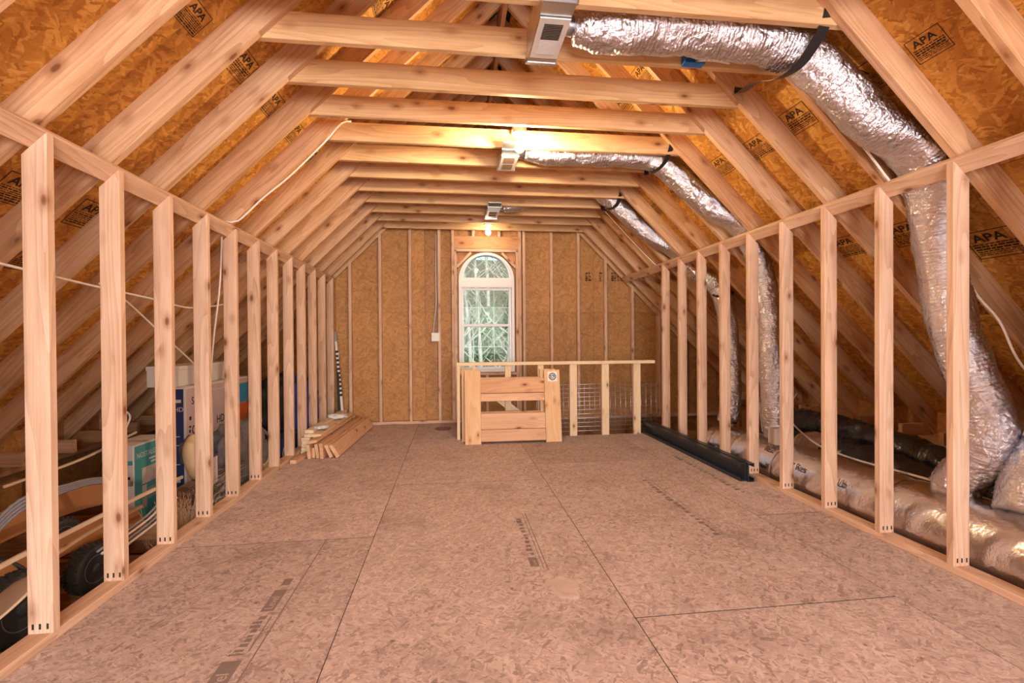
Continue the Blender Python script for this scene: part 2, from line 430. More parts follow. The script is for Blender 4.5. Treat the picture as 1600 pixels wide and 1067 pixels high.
# stairwell enclosure under the landing edge
box('stair_lining', M_WALL, floor, (.03, 5.60, -1.6), (.05, 6.7, -.02), .001)
box('stair_lining', M_WALL, floor, (.05, 5.585, -1.6), (XB, 5.60, -.02), .001)
box('stair_lining', M_WALL, floor, (XB - .02, 5.6, -1.6), (XB, 6.7, -.1), .001)
for i in range(6):
    box('stair_tread', M_DARKW, floor, (2.35 - i * .26, 5.66, -.25 - i * .19), (2.35 - i * .26 + .27, 6.6, -.21 - i * .19))
box('stair_lining', M_GYP, floor, (.03, 5.6, -1.62), (XB, 6.7, -1.6), .001)

# dark strips filling the sheet joints so the seams stand out
M_JOINT = plain('joint_dark', (.07, .05, .04), .95)
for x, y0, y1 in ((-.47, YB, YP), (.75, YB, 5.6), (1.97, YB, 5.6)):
    box('joint_line', M_JOINT, floor, (x - .0021, y0, -.012), (x + .0021, y1, -.0012), .0002)
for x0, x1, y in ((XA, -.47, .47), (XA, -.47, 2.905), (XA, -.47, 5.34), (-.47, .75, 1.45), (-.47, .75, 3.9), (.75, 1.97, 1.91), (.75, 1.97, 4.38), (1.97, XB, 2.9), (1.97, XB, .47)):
    box('joint_line', M_JOINT, floor, (x0 + .003, y - .0033, -.012), (x1 - .003, y + .0033, -.0006), .0002)
# printed stamps on the floor sheets
def floor_print(panel, parts, mat, M, name='stamp'):
    return ob(name, merge(parts, mat, name), panel, M)
def fM(x, y, flip=False):
    return Matrix.Translation((x, y, .0003)) @ Matrix.Rotation(math.radians(-90 if flip else 90), 4, 'Z')
pa = panels[('a', .47)]
floor_print(pa, [rect(0, 0, 1.35, .006), rect(.10, .035, .30, .105), rect(.62, .04, .80, .095), rect(.33, .045, .34, .1)] +
            [rect(.35 + i * .03, .05 + random.uniform(0, .01), .35 + i * .03 + random.uniform(.012, .026), .075 + random.uniform(0, .02)) for i in range(8)] +
            [rect(.35, .03, .58, .036), rect(.84 + .0, .045, .90, .085)], M_STAMPF, fM(-.738, 1.55))
floor_print(pa, [text_vf('evel', .062, .135, .05, .0005), text_vf('Level', .05, .635, .052, .0005)], M_STAMPL, fM(-.738, 1.55), 'stamp_letters')
pb = panels[('b', 1.45)]
floor_print(pb, [rect(0, 0, .80, .005), rect(.02, .02, .8, .024), rect(.05, .04, .15, .085)] +
            [rect(.18 + i * .05, .045, .18 + i * .05 + random.uniform(.02, .045), .06 + random.uniform(0, .025)) for i in range(11)], M_STAMPF, fM(.475, 2.36))
floor_print(pb, [text_vf('Level', .03, .058, .05, .0005)], M_STAMPL, fM(.475, 2.36), 'stamp_letters')
pc = panels[('c', 1.91)]
floor_print(pc, [rect(0, 0, 1.25, .004), rect(.0, .018, .5, .022)] +
            [rect(.04 + i * .06, .03, .04 + i * .06 + random.uniform(.02, .05), .045 + random.uniform(0, .03)) for i in range(19)], M_STAMPF, fM(1.6, 2.6))
pd_ = panels[('d', 2.9)]
floor_print(pd_, [rect(0, 0, 1.3, .004)] + [rect(.04 + i * .06, .02, .04 + i * .06 + random.uniform(.02, .05), .035 + random.uniform(0, .03)) for i in range(20)], M_STAMPF, fM(2.2, 3.3))
# dried glue blotch with raised rim
vs = []; fs = []; rings = 7; sg = 40
for i in range(rings + 1):
    for k in range(sg):
        a = 2 * math.pi * k / sg; r = (i / rings) * (.085 + .030 * noise.noise(Vector((math.cos(a) * 1.8, math.sin(a) * 1.8, 3))) + .012 * noise.noise(Vector((math.cos(a) * 5, math.sin(a) * 5, 7))))
        z = .0012 + (.0016 if i in (5, 6) else 0) - (.0012 if i == rings else 0)
        vs.append((r * math.cos(a) * .8, r * math.sin(a) * 1.25, z))
for i in range(rings):
    for k in range(sg):
        k2 = (k + 1) % sg; fs.append((i * sg + k, i * sg + k2, (i + 1) * sg + k2, (i + 1) * sg + k))
M_GLUE = plain('glue_residue', (.60, .475, .425), .6, mottle=.25, bump=.3, bscale=30)
ob('glue_blotch', mesh('glue_blotch', vs, fs, M_GLUE, True), pb, Matrix.Translation((.515, 2.2, .0)))
M_SMUDGE = plain('soot_smudge', (.25, .18, .15), .9, mottle=.4)
vs2 = [(.11 * math.cos(a) * (1 + .3 * noise.noise(Vector((math.cos(a) * 2, math.sin(a) * 2, 9)))), .14 * math.sin(a), .0006) for a in [2 * math.pi * i / 30 for i in range(30)]]
ob('soot_smudge', mesh('soot_smudge', vs2, [tuple(range(30))], M_SMUDGE), panels[('b2', 5.60)], Matrix.Translation((-.13, 6.27, 0)))

# ---------------------------------------------------------------- knee walls
def bevel_stud(Ls):
    k = ('bevel', round(Ls, 4))
    if k not in BM:
        me = board_mesh(Ls, .089, .038, M_STUD).copy()
        for v in me.vertices:
            if v.co.x > .5: v.co.x -= v.co.y + .0445
        BM[k] = me
    return BM[k]
def knee(name, label, xf, sgn, zt, y0, n0, n1, ysole, ytop):
    w = root(name, (xf, 0, 0), label, 'wall', kind='structure')
    xm = xf + sgn * .0445
    for a, b_ in zip(ysole, ysole[1:]):
        box('sole_plate', M_STUD, w, (xm - .0445, a + .001, 0), (xm + .0445, b_ - .001, .038))
    for a, b_ in zip(ytop, ytop[1:]):
        dn = Vector((sgn, 0, -1)).normalized(); nn = Vector((sgn, 0, 1)).normalized()      # plate lies flat against the rafters
        c = Vector((xf, 0, zt)) - dn * .004 + dn * .0445 + nn * .0177
        board('top_plate', M_STUD, w, c + Vector((0, a + .001, 0)), c + Vector((0, b_ - .001, 0)), .089, .0345, dn)
    for k in range(n0, n1 + 1):
        y = y0 + k * P
        s = ob('stud', bevel_stud(zt - .038), w, frame((xm, y + .019, .038), (0, 0, 1), (sgn, 0, 0)))
        if 0 <= k < 6:      # toe-nail heads at the foot
            parts = [rect(-.004 + dx, .012, .004 + dx, .034) for dx in (-.025, 0.0, .027)]
            ob('nail_dent', merge(parts, M_HOLE), s, frame((xm, y - .0002, .042), (1, 0, 0), (0, 0, 1)))
    return w
def knee_light_block(w, x0, x1, zt):
    for a, b_ in ((YB, -.565), (-.56, .93)):
        box('light_block_panel', M_WALL, w, (x0, a, .04), (x1, b_, zt - .01), .001, axis=2)
wl_ = knee('wall_left', 'open stud knee wall along the left side, no lining', XL, -1, ZL, YL, -12, 11, [YB, 2.905, 6.68], [YB, 3.28, 6.68])
wr_ = knee('wall_right', 'open stud knee wall along the right side, in front of the ducts', XR, 1, ZR, YR, -12, 8, [YB, 2.90, 5.58], [YB, 3.28, 6.66])

# unseen boards added behind the camera, keeping fill light out of the eaves
knee_light_block(wl_, XL + .0005, XL + .0115, ZL); knee_light_block(wr_, XR - .0115, XR - .0005, ZR)

# ---------------------------------------------------------------- roof
roof = root('ceiling', (CLx, 0, 2.66), 'exposed rafters, collar ties and orange strand board roof sheathing', 'ceiling', kind='structure')
S2 = math.sqrt(2)
def raft_mesh(sgn, xf, zt):
    # profile in (d, z): d = horizontal distance from ridge
    dp = abs(xf - CLx); top = lambda d: RU + RD * S2 - d
    pr = [(.022, RU - .022), (RU - .30, .30), (EX + .02, .30), (EX + .02, top(EX + .02)), (.022, top(.022))]
    # local x runs down the slope, local y is outward normal
    loc = []
    for d, z in pr:
        a, b_ = d, z - RU
        loc.append(((a - b_) / S2, (a + b_) / S2))
    n = len(loc)
    if sgn > 0: pass
    v = [(x, y, -.019) for x, y in loc] + [(x, y, .019) for x, y in loc]
    f = [tuple(range(n)), tuple(range(2 * n - 1, n - 1, -1))] + [(i, n + i, n + (i + 1) % n, (i + 1) % n) for i in range(n)]
    return mesh('rafter', v, f, M_RAFT)
RML = raft_mesh(-1, XL, ZL); RMR = raft_mesh(1, XR, ZR)
def raftM(sgn, y):
    return frame((CLx, y, RU), (sgn, 0, -1), (sgn, 0, 1))
for k in range(-5, 11):
    y = YRAFT + k * P + .019
    ob('rafter', RML, roof, raftM(-1, y)); ob('rafter', RMR, roof, raftM(1, y))
box('ridge_board', M_RAFT, roof, (CLx - .019, YB, RU - .12), (CLx + .019, 6.76, RU + .16))
# collar ties
TIEZ = 2.661; TIEH = .140
tx0 = CLx - (RU - TIEZ) + .0; tx1 = CLx + (RU - TIEZ)
pr = [(tx0, 0), (tx1, 0), (tx1 - TIEH - 0.12 + .25, TIEH), (tx0 + TIEH + .12 - .25, TIEH)]
TM = None
for k in range(-4, 11):
    y = YRAFT + .0385 + k * P
    board('collar_tie', M_TIE, roof, (tx0 - .10, y + .0195, TIEZ + TIEH / 2), (tx1 + .10, y + .0195, TIEZ + TIEH / 2), TIEH, .038, (0, 0, 1))
# sheathing sheets, long side along the ridge
LS = (EX + .12) * S2
for sgn in (-1, 1):
    s1 = LS; row = 0
    while s1 > .03:
        s0 = max(.0, s1 - 1.22)
        y0 = YB + (0 if row % 2 else -1.22) + (.35 if sgn > 0 else 0)
        while y0 < YP:
            a, b_ = max(YB, y0), min(YP + .005, y0 + 2.44)
            if b_ - a > .05:
                o = Vector((CLx, a, RU)) + Vector((sgn, 0, -1)).normalized() * s0 + Vector((sgn, 0, 1)).normalized() * (RD + .0005)
                M = frame(o, (0, 1, 0), (sgn, 0, -1))
                t = .011 if sgn * 1 < 0 else .011
                # local z: x cross y
                zd = Vector((0, 1, 0)).cross(Vector((sgn, 0, -1)).normalized())
                up = zd.dot(Vector((sgn, 0, 1))) > 0
                me = extrude([(.0015, .0015), (b_ - a - .0015, .0015), (b_ - a - .0015, s1 - s0 - .0015), (.0015, s1 - s0 - .0015)], .011, M_ROOF)
                if not up: M = M @ Matrix.Translation((0, 0, -.011))
                ob('sheathing_panel', me, roof, M)
            y0 += 2.44
        s1 = s0; row += 1
    o = Vector((CLx, YB - .1, RU)) + Vector((sgn, 0, 1)).normalized() * (RD + .016) - Vector((sgn, 0, -1)).normalized() * .02
    board('roof_light_block', M_BLOCK, roof, o + Vector((sgn, 0, -1)).normalized() * (LS / 2), o + Vector((sgn, 0, -1)).normalized() * (LS / 2) + Vector((0, YP - YB + .3, 0)), LS + .1, .006, (sgn, 0, -1))  # unseen sheet added over the panels to block light through their gaps

board('ridge_light_block', M_BLOCK, roof, (CLx, YB - .1, RU + .215), (CLx, YP + .2, RU + .215), .30, .01, (1, 0, 0))  # unseen strip added to close the light leak along the ridge
# grade stamps printed on the sheathing
def stamp_parts(seed, full=True):
    r = random.Random(seed); p = []
    p += [rect(0, 0, .20, .004), rect(0, .156, .20, .16), rect(0, 0, .004, .16), rect(.196, 0, .2, .16)]
    p.append(text_vf('APA', .062, .03, .098, 0, 1.15, .0012))
    y = .086
    while y > .012:
        x = .012; h = r.choice((.004, .006, .009))
        while x < .185:
            w = r.uniform(.008, .03); p.append(rect(x, y - h, min(x + w, .188), y)); x += w + .005
        y -= h + .006
    return p
SMESH = [merge(stamp_parts(s), M_STAMP, 'grade_stamp') for s in range(3)]
def roof_at(sgn, d, y, lift=.0006):
    """point on sheathing face at horizontal distance d from ridge"""
    return Vector((CLx + sgn * d, y, RU - d + RD * S2)) - Vector((sgn, 0, 1)).normalized() * lift
def roof_stamp(sgn, d, y, rot, sc, i):
    inn = -Vector((sgn, 0, 1)).normalized(); sl = Vector((sgn, 0, -1)).normalized(); al = Vector((0, 1, 0))
    x = al * math.cos(rot) + sl * math.sin(rot); yv = inn.cross(x)
    ob('grade_stamp', SMESH[i % 3], roof, frame(roof_at(sgn, d, y), x, yv) @ Matrix.Scale(sc, 4))
for i, (sgn, d, y, rot, sc) in enumerate((
        (-1, 1.63, 2.66, 0, .95), (-1, 1.63, 3.08, 0, .95), (-1, 1.63, 3.50, 0, .95), (-1, 1.63, 3.93, 0, .95), (-1, 1.65, 2.24, 0, .8), (-1, 1.63, 1.86, 0, .95),
        (1, 1.76, 2.86, math.pi, 1.05), (1, 1.77, 3.26, math.pi, 1.0), (1, 1.75, 3.69, math.pi, 1.0), (1, 1.74, 4.46, math.pi, 1.0), (1, 1.75, 4.92, math.pi, 1.0), (1, 1.77, 2.40, math.pi, 1.0), (1, 1.77, 2.03, math.pi, .8),
        (1, 2.47, 3.27, math.pi, 1.1), (1, 2.48, 2.82, math.pi, 1.15), (1, 2.62, 2.44, math.pi, 1.25), (1, 2.93, 2.68, math.pi, .9),
        (-1, 2.45, 2.72, 0, 1.1), (-1, 2.69, 2.69, 0, .8), (-1, 2.44, 2.30, 0, 1.0), (1, 1.08, 3.66, math.pi, 1.0), (1, 1.09, 4.11, math.pi, 1.0), (-1, .95, 3.08, 0, 1.0))):
    roof_stamp(sgn, d, y, rot, sc, i)

# ---------------------------------------------------------------- eave walls
def eave(name, label, sgn):
    xi = CLx + sgn * (EX - .14)
    w = root(name, (xi, 0, DECK), label, 'wall', kind='structure')
    X = lambda d: CLx + sgn * d
    lo = min(X(EX - .14), X(EX)); hi = max(X(EX - .14), X(EX))
    for z in (.222, .261):
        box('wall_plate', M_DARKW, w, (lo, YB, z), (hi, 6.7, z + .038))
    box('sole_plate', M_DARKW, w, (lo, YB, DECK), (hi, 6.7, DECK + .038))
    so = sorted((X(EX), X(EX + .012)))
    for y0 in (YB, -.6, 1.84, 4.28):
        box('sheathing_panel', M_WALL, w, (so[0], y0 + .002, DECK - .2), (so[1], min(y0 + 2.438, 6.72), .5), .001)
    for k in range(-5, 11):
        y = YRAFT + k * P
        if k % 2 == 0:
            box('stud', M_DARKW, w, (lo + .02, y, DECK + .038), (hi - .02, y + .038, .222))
        # heel block nailed beside the rafter foot
        a, b_ = sorted((X(EX - .02), X(EX - .30 - .03 * (k % 3))))
        box('heel_block', M_RAFT, w, (a, y + .040, .300), (b_, y + .078, .400))
    return w
eave('wall_eave_left', 'low eave wall behind the stored boxes where rafters land', -1)
eave('wall_eave_right', 'low eave wall behind the black ducts where rafters land', 1)

# ---------------------------------------------------------------- far gable wall and window
WX0, WX1, WZ0, WZS = .092, .873, .700, 1.987     # window unit; WZS = spring line of the arch
WC = (WX0 + WX1) / 2; WRAD = (WX1 - WX0) / 2
wb_ = root('wall_back', (CLx, YW, 0), 'far gable wall of strand board between bare studs', 'wall', kind='structure')
def gclip(poly):
    top = RU + RD * S2 - .002
    p = clip(poly, 1, 1, top + CLx)      # z <= top-(x-c)
    p = clip(p, -1, 1, top - CLx)
    return p
def wpanel(poly, y=YP, name='sheathing_panel', mat=None, t=.011, parent=None):
    if len(poly) < 3: return
    ar = abs(sum(poly[i][0] * poly[(i + 1) % len(poly)][1] - poly[(i + 1) % len(poly)][0] * poly[i][1] for i in range(len(poly)))) / 2
    if ar < .002: return
    x0 = min(p[0] for p in poly); z0 = min(p[1] for p in poly)
    me = extrude([(p[0] - x0, p[1] - z0) for p in poly], t, mat or M_WALL)
    # local xy -> world xz, local z -> -y ; shift so the face sits at y
    M = frame((x0, y + t, z0), (1, 0, 0), (0, 0, 1))
    return ob(name, me, parent or wb_, M)
xs = [CLx - EX, -2.10, -.36, WX0 + .004, WX1 - .004, 2.08, 3.30, CLx + EX]
xs = [CLx - EX, -2.80, -1.58, -.375, WX0 + .004, WX1 - .004, 2.05, 3.27, CLx + EX]
zs = [-1.6, 0.0, 1.22, 1.56, 2.44, 3.66, 4.3]
for i in range(len(xs) - 1):
    x0, x1 = xs[i] + .0012, xs[i + 1] - .0012
    zc = [-1.6, .32, 1.54, 2.76, 3.98, 4.3] if i % 2 else [-1.6, -.3, 1.54, 2.76, 3.98, 4.3]
    if abs(xs[i] - (WX0 + .004)) < 1e-6: zc = None
    if zc is None:
        wpanel(gclip([(x0, -1.6), (x1, -1.6), (x1, WZ0 + .004), (x0, WZ0 + .004)]))
        # above the arch
        arc = [(WC + (WRAD - .005) * math.cos(a), WZS + (WRAD - .005) * math.sin(a)) for a in [math.pi * q / 24 for q in range(25)]]
        wpanel(gclip([(x0, 2.44), (x0, WZS)] + [p for p in reversed(arc)][1:-1] + [(x1, WZS), (x1, 2.44)]))
        wpanel(gclip([(x0, 2.4425), (x1, 2.4425), (x1, 4.3), (x0, 4.3)]))
        continue
    for a, b_ in zip(zc, zc[1:]):
        wpanel(gclip([(x0, a + .0012), (x1, a + .0012), (x1, b_ - .0012), (x0, b_ - .0012)]))
def wstud(x, z0=.038, z1=None, name='stud', mat=None):
    lim = RU + RD * S2 - .004 - abs(x - CLx) - .022
    z1 = lim if z1 is None else z1
    board(name, mat or M_STUD, wb_, (x, YW + .0445, z0), (x, YW + .0445, z1), .089, .038, (0, 1, 0))
for x in (-2.60, -2.19, -1.785, -1.375, -.977, -.573, -.177, 1.41, 1.804, 2.208, 2.614, 3.02, 3.43):
    wstud(x)
for x in (.012, .953, 1.013): wstud(x)
for x in (.051, .914): wstud(x, .038, 2.41, 'jack_stud')
for x in (.30, .66): wstud(x, 2.60, None, 'cripple_stud'); 
for x in (.20, .48, .76): wstud(x, .038, .66, 'cripple_stud')
box('sole_plate', M_STUD, wb_, (CLx - EX, YW, 0), (CLx + EX, YW + .089, .038))
box('window_header', M_HEAD, wb_, (.032, YW + .002, 2.425), (.933, YW + .086, 2.60))
box('header_plate', M_STUD, wb_, (.032, YW, 2.385), (.933, YW + .089, 2.423))
box('sill_plate', M_STUD, wb_, (.071, YW, .655), (.894, YW + .089, .693))
box('gable_plate', M_STUD, wb_, (-.98, YW - .04, 2.75), (1.85, YW - .002, 2.79))
for s in (-1, 1):
    xa = WC + s * (WRAD + .025); 
    board('corner_brace', M_STUD, wb_, (xa - s * .0, YW + .03, 2.17), (xa - s * .20, YW + .03, 2.372), .05, .038, (0, 1, 0))
    box('corner_block', M_HEAD, wb_, (min(xa, xa - s * .13), YW + .075, 2.245), (max(xa, xa - s * .13), YW + .0885, 2.383), .001)
# gable end rafters' nailer beside the sheathing
for sgn in (-1, 1):
    a = Vector((CLx + sgn * .05, YW + .02, RU - .05 + .05)); b_ = Vector((CLx + sgn * 2.9, YW + .02, RU - 2.9 + .05))
    board('gable_rafter', M_RAFT, wb_, a, b_, .036, .10, (0, 1, 0))
# unseen backing added outside the sheathing to stop light leaking through the joints
for poly in ([(CLx - EX, -1.6), (WX0, -1.6), (WX0, 4.3), (CLx - EX, 4.3)], [(WX1, -1.6), (CLx + EX, -1.6), (CLx + EX, 4.3), (WX1, 4.3)],
             [(WX0, -1.6), (WX1, -1.6), (WX1, WZ0), (WX0, WZ0)], [(WX0, 2.43), (WX1, 2.43), (WX1, 4.3), (WX0, 4.3)]):
    wpanel(gclip(poly), YP + .014, 'wall_light_block', M_BLOCK, .01)
# stamps
for x, w_ in ((1.93, .09), (2.14, .085), (2.32, .30)):
    parts = []
    r = random.Random(int(x * 100))
    for j in range(int(w_ / .045)):
        for q in range(5):
            parts.append(rect(j * .045, q * .026, j * .045 + r.uniform(.02, .042), q * .026 + r.uniform(.008, .022)))
    ob('grade_stamp', merge(parts, M_STAMP), wb_, frame((x, YP - .0003, 2.0), (1, 0, 0), (0, 0, 1)))

win = root('window_1', (WC, YP, WZ0), 'white arched double hung window with grilles in far wall', 'window', kind='structure')
def ring_mesh(outer, inner, y0, y1, mat, name='frame'):
    n = len(outer); v = []
    for pts, y in ((outer, y0), (inner, y0), (outer, y1), (inner, y1)):
        v += [(x, y, z) for x, z in pts]
    f = []
    for i in range(n):
        j = (i + 1) % n
        f += [(i, j, n + j, n + i), (2 * n + j, 2 * n + i, 3 * n + i, 3 * n + j), (j, i, 2 * n + i, 2 * n + j), (n + i, n + j, 3 * n + j, 3 * n + i)]
    return mesh(name, v, f, mat)
def archpts(x0, x1, z0, zs_, n=28):
    c = (x0 + x1) / 2; r = (x1 - x0) / 2
    return [(x0, z0), (x1, z0)] + [(c + r * math.cos(math.pi * q / n), zs_ + r * math.sin(math.pi * q / n)) for q in range(n + 1)]
yf0, yf1 = YW + .012, YP + .07
ob('frame', ring_mesh(archpts(WX0, WX1, WZ0, WZS), archpts(WX0 + .035, WX1 - .035, WZ0 + .035, WZS), yf0, yf1, M_PVC), win)
ob('arch_sash', ring_mesh([p for p in archpts(WX0 + .036, WX1 - .036, 1.985, 1.987)], [p for p in archpts(WX0 + .072, WX1 - .072, 2.025, 2.0251)], yf0 + .02, yf1 - .02, M_PVC), win)
box('mullion', M_PVC, win, (WX0 + .036, yf0 + .004, 1.905), (WX1 - .036, yf1 - .02, 1.984))
box('mullion_trim', M_PVC, win, (WX0 + .02, yf0 - .012, 1.885), (WX1 - .02, yf0 + .003, 1.903))
def sash(name, z0, z1, yo):
    x0, x1 = WX0 + .037, WX1 - .037; w = .034
    s = root(name, (WC, yo, z0)); s.parent = win; s.matrix_basis = WM[win.name].inverted() @ WM[s.name]
    box('stile', M_PVC, s, (x0, yo, z0), (x0 + w, yo + .03, z1)); box('stile', M_PVC, s, (x1 - w, yo, z0), (x1, yo + .03, z1))
    box('rail', M_PVC, s, (x0 + w, yo, z0), (x1 - w, yo + .03, z0 + w)); box('rail', M_PVC, s, (x0 + w, yo, z1 - w), (x1 - w, yo + .03, z1))
    gx0, gx1, gz0, gz1 = x0 + w, x1 - w, z0 + w, z1 - w
    for q in (1, 2):
        x = gx0 + (gx1 - gx0) * q / 3; box('muntin', M_PVC, s, (x - .005, yo + .018, gz0), (x + .005, yo + .024, gz1), .001)
    zm = (gz0 + gz1) / 2; box('muntin', M_PVC, s, (gx0, yo + .018, zm - .005), (gx1, yo + .024, zm + .005), .001)
    ob('pane', extrude([(0, 0), (gx1 - gx0, 0), (gx1 - gx0, gz1 - gz0), (0, gz1 - gz0)], .003, M_GLASS), s, frame((gx0, yo + .014, gz0), (1, 0, 0), (0, 0, 1)))
sash('upper_sash', 1.335, 1.884, yf0 + .055)
sash('lower_sash', WZ0 + .036, 1.372, yf0 + .02)
ro = WRAD - .072
for a in (45, 90, 135):
    c_, s_ = math.cos(math.radians(a)), math.sin(math.radians(a))
    board('muntin', M_PVC, win, (WC + .11 * c_, yf0 + .045, 2.025 + .11 * s_), (WC + (ro - .02) * c_, yf0 + .045, 2.025 + (ro - .03) * s_), .010, .006, (0, 1, 0), .001)
hub = spline([(WC + .115 * math.cos(math.pi * q / 12), yf0 + .045, 2.025 + .115 * math.sin(math.pi * q / 12)) for q in range(13)], .02)
ob('hub_muntin', sweep(hub, .005, 6, M_PVC), win)
pane = [(x - WC, z - 2.025) for x, z in archpts(WX0 + .072, WX1 - .072, 2.025, 2.0252)]
ob('pane', extrude(pane[2:], .003, M_GLASS), win, frame((WC, yf0 + .052, 2.025), (1, 0, 0), (0, 0, 1)))
box('sash_lock', M_PVC, win, (WC - .03, yf0 + .005, 1.373), (WC + .03, yf0 + .045, 1.388))

# rear gable behind the camera with a wide opening added for the fill light
wf_ = root('wall_front', (CLx, YB, 0), 'rear gable wall behind the camera with wide opening added for fill light', 'wall', kind='structure')
ox0, ox1, oz0, oz1 = CLx - 1.35, CLx + 1.35, .60, 2.30
for poly in ([(CLx - EX, -.4), (ox0, -.4), (ox0, 4.3), (CLx - EX, 4.3)], [(ox1, -.4), (CLx + EX, -.4), (CLx + EX, 4.3), (ox1, 4.3)],
             [(ox0, -.4), (ox1, -.4), (ox1, oz0), (ox0, oz0)], [(ox0, oz1), (ox1, oz1), (ox1, 4.3), (ox0, 4.3)]):
    p = gclip(poly); x0 = min(q[0] for q in p); z0 = min(q[1] for q in p)
    ob('sheathing_panel', extrude([(q[0] - x0, q[1] - z0) for q in p], .03, M_WALL), wf_, frame((x0, YB, z0), (1, 0, 0), (0, 0, 1)))
for x in (ox0 - .02, CLx, ox1 + .02): box('opening_post', M_PVC, wf_, (x - .02, YB - .03, oz0), (x + .02, YB + .0, oz1))

# ---------------------------------------------------------------- lamps
def lamp(loc, label, grp='bare bulb lampholders', bm=None):
    x, y, z = loc
    t = root('ceiling_lamp', (x, y, z), label, 'lamp', grp)
    T = Matrix.Translation((x, y, z))
    ob('lampholder', lathe([(.058, 0), (.058, -.008), (.052, -.016), (.024, -.022), (.021, -.045), (.019, -.048)], 24, M_PORC), t, T)
    ob('bulb', lathe([(.013, -.049), (.017, -.058), (.026, -.075), (.033, -.097), (.0335, -.112), (.028, -.130), (.015, -.141), (.003, -.144)], 16, bm or M_BULB), t, T)
    ob('junction_box', lathe([(.05, .045), (.052, .04), (.052, .001)], 16, M_PORC), t, T)
    box('mounting_board', M_TIE, t, (x - .045, y - .17, z + .046), (x + .045, y + .17, z + .084))
    return t
lamp((.505, 3.505, 2.690), 'bare bulb in white porcelain lampholder, the nearer of two')
lamp((.482, 6.36, 2.69), 'bare bulb in white porcelain lampholder nearest the far gable window', bm=M_BULB2)

# ---------------------------------------------------------------- flex ducts and registers
def duct_mesh(pts, r, mat, pitch=.020, amp=.004, crum=.012, seg=40, step=.0065, seed=0, taper=None, warp=None):
    path = spline(pts, step); n = len(path)
    def rad(i, s, a):
        u = i / (n - 1)
        q = Vector((math.cos(a) * 1.6 + seed * 7, math.sin(a) * 1.6, s * 9))
        q2 = Vector((math.cos(a) * 5 + seed * 3, math.sin(a) * 5, s * 34))
        w = noise.noise(Vector((seed, s * 2.2, math.cos(a) * .8)))
        rr = r * (taper(u) if taper else 1)
        return rr + amp * math.sin(2 * math.pi * s / pitch + 2.2 * w * 3 + .6 * math.sin(a + seed)) * (.55 + .45 * noise.noise(q * 1.3)) + crum * noise.noise(q) + crum * .45 * noise.noise(q2)
    return sweep(path, rad, seg, mat, 'duct', warp=warp)
def strap(name, pts, w, wdir, parent=None, mat=None, label=None, cat=None):
    path = spline(pts, .02); vs = []; fs = []; wd = Vector(wdir).normalized(); n = len(path)
    for i, p in enumerate(path):
        t = (path[min(i + 1, n - 1)] - path[max(i - 1, 0)]).normalized(); u = (wd - t * wd.dot(t)).normalized(); nn = t.cross(u)
        for a, b_ in ((-1, -1), (1, -1), (1, 1), (-1, 1)): vs.append(p + u * (a * w / 2) + nn * (b_ * .0015))
    for i in range(n - 1):
        for k in range(4):
            k2 = (k + 1) % 4; fs.append((i * 4 + k, i * 4 + k2, i * 4 + 4 + k2, i * 4 + 4 + k))
    fs += [(3, 2, 1, 0), tuple(range(4 * n - 4, 4 * n))]
    o = ob(name, mesh(name, vs, fs, mat or M_STRAP), parent)
    return tag(o, label, cat)
def register(x0, x1, y0, y1, z, g0, g1, slots, label, outlet_y, t0, t1):
    t = root('air_register_box', ((x0 + x1) / 2, (y0 + y1) / 2, z), label, 'air register', 'sheet metal register boxes')
    H = 2.659 - z
    # tapered sheet metal boot: sloped ends, open geometry closed as a solid
    prof = [(y0, z + H), (y0, z + H * .7), (y0 + .07, z), (y1 - .05, z), (y1, z + H * .7), (y1, z + H)]
    v = [(x0, y, zz) for y, zz in prof] + [(x1, y, zz) for y, zz in prof]; n = len(prof)
    f = [tuple(range(n)), tuple(range(2 * n - 1, n - 1, -1))] + [(i, n + i, n + (i + 1) % n, (i + 1) % n) for i in range(n)]
    ob('boot', mesh('boot', v, f, M_GALV), t)
    box('flange', M_GALV, t, (x0 - .008, y1 - .065, z - .004), (x1 + .008, y1 - .045, z + .02), .001)
    box('flange', M_GALV, t, (x0 - .006, y0 + .06, z - .004), (x1 + .006, y0 + .075, z + .02), .001)
    xm0, xm1 = x0 + .002, x1 - .002
    g = box('grille', M_GRILL, t, (xm0, g0, z - .010), (xm1, g1, z - .004), .002)
    iy0, iy1 = g0 + .035, g1 - .035; ix0, ix1 = xm0 + .027, xm1 - .027
    if slots:
        ns = 20
        for i in range(ns):
            y = iy0 + (iy1 - iy0) * (i + .5) / ns
            box('slot', M_HOLE if i < 10 else M_GRILL, g, (ix0, y - .0032, z - .0125), (ix1, y + .0032, z - .0102), .0005)
    else:
        ym = (iy0 + iy1) / 2
        for a, b_ in ((iy0, ym - .012), (ym + .012, iy1)):
            box('louver_opening', M_CARD, g, (ix0, a, z - .0125), (ix1, b_, z - .0102), .0005)
    box('boot_throat', M_GALV, t, (x0 + .004, t0, z + H), (x1 - .004, t1, 2.775), .002)
    ob('collar', sweep(spline([(x1 - .014, outlet_y, 2.712), (x1 + .06, outlet_y, 2.70)], .03), .046, 20, M_GALV, 'collar'), t)
    return t
RZ = 2.600
register(.395, .54, 1.93, 2.51, RZ, 2.09, 2.39, True, 'galvanised register box with slotted louvre grille, nearest and largest in view', 2.30, 2.135, 2.475)
register(.395, .537, 3.585, 4.15, RZ + .02, 3.75, 4.08, False, 'galvanised register box with two pane grille just below the lit bulb', 3.92, 3.765, 4.095)
register(.402, .545, 5.20, 5.85, RZ + .02, 5.40, 5.66, False, 'small galvanised register box farthest along the ceiling ties', 5.52, 5.39, 5.725)

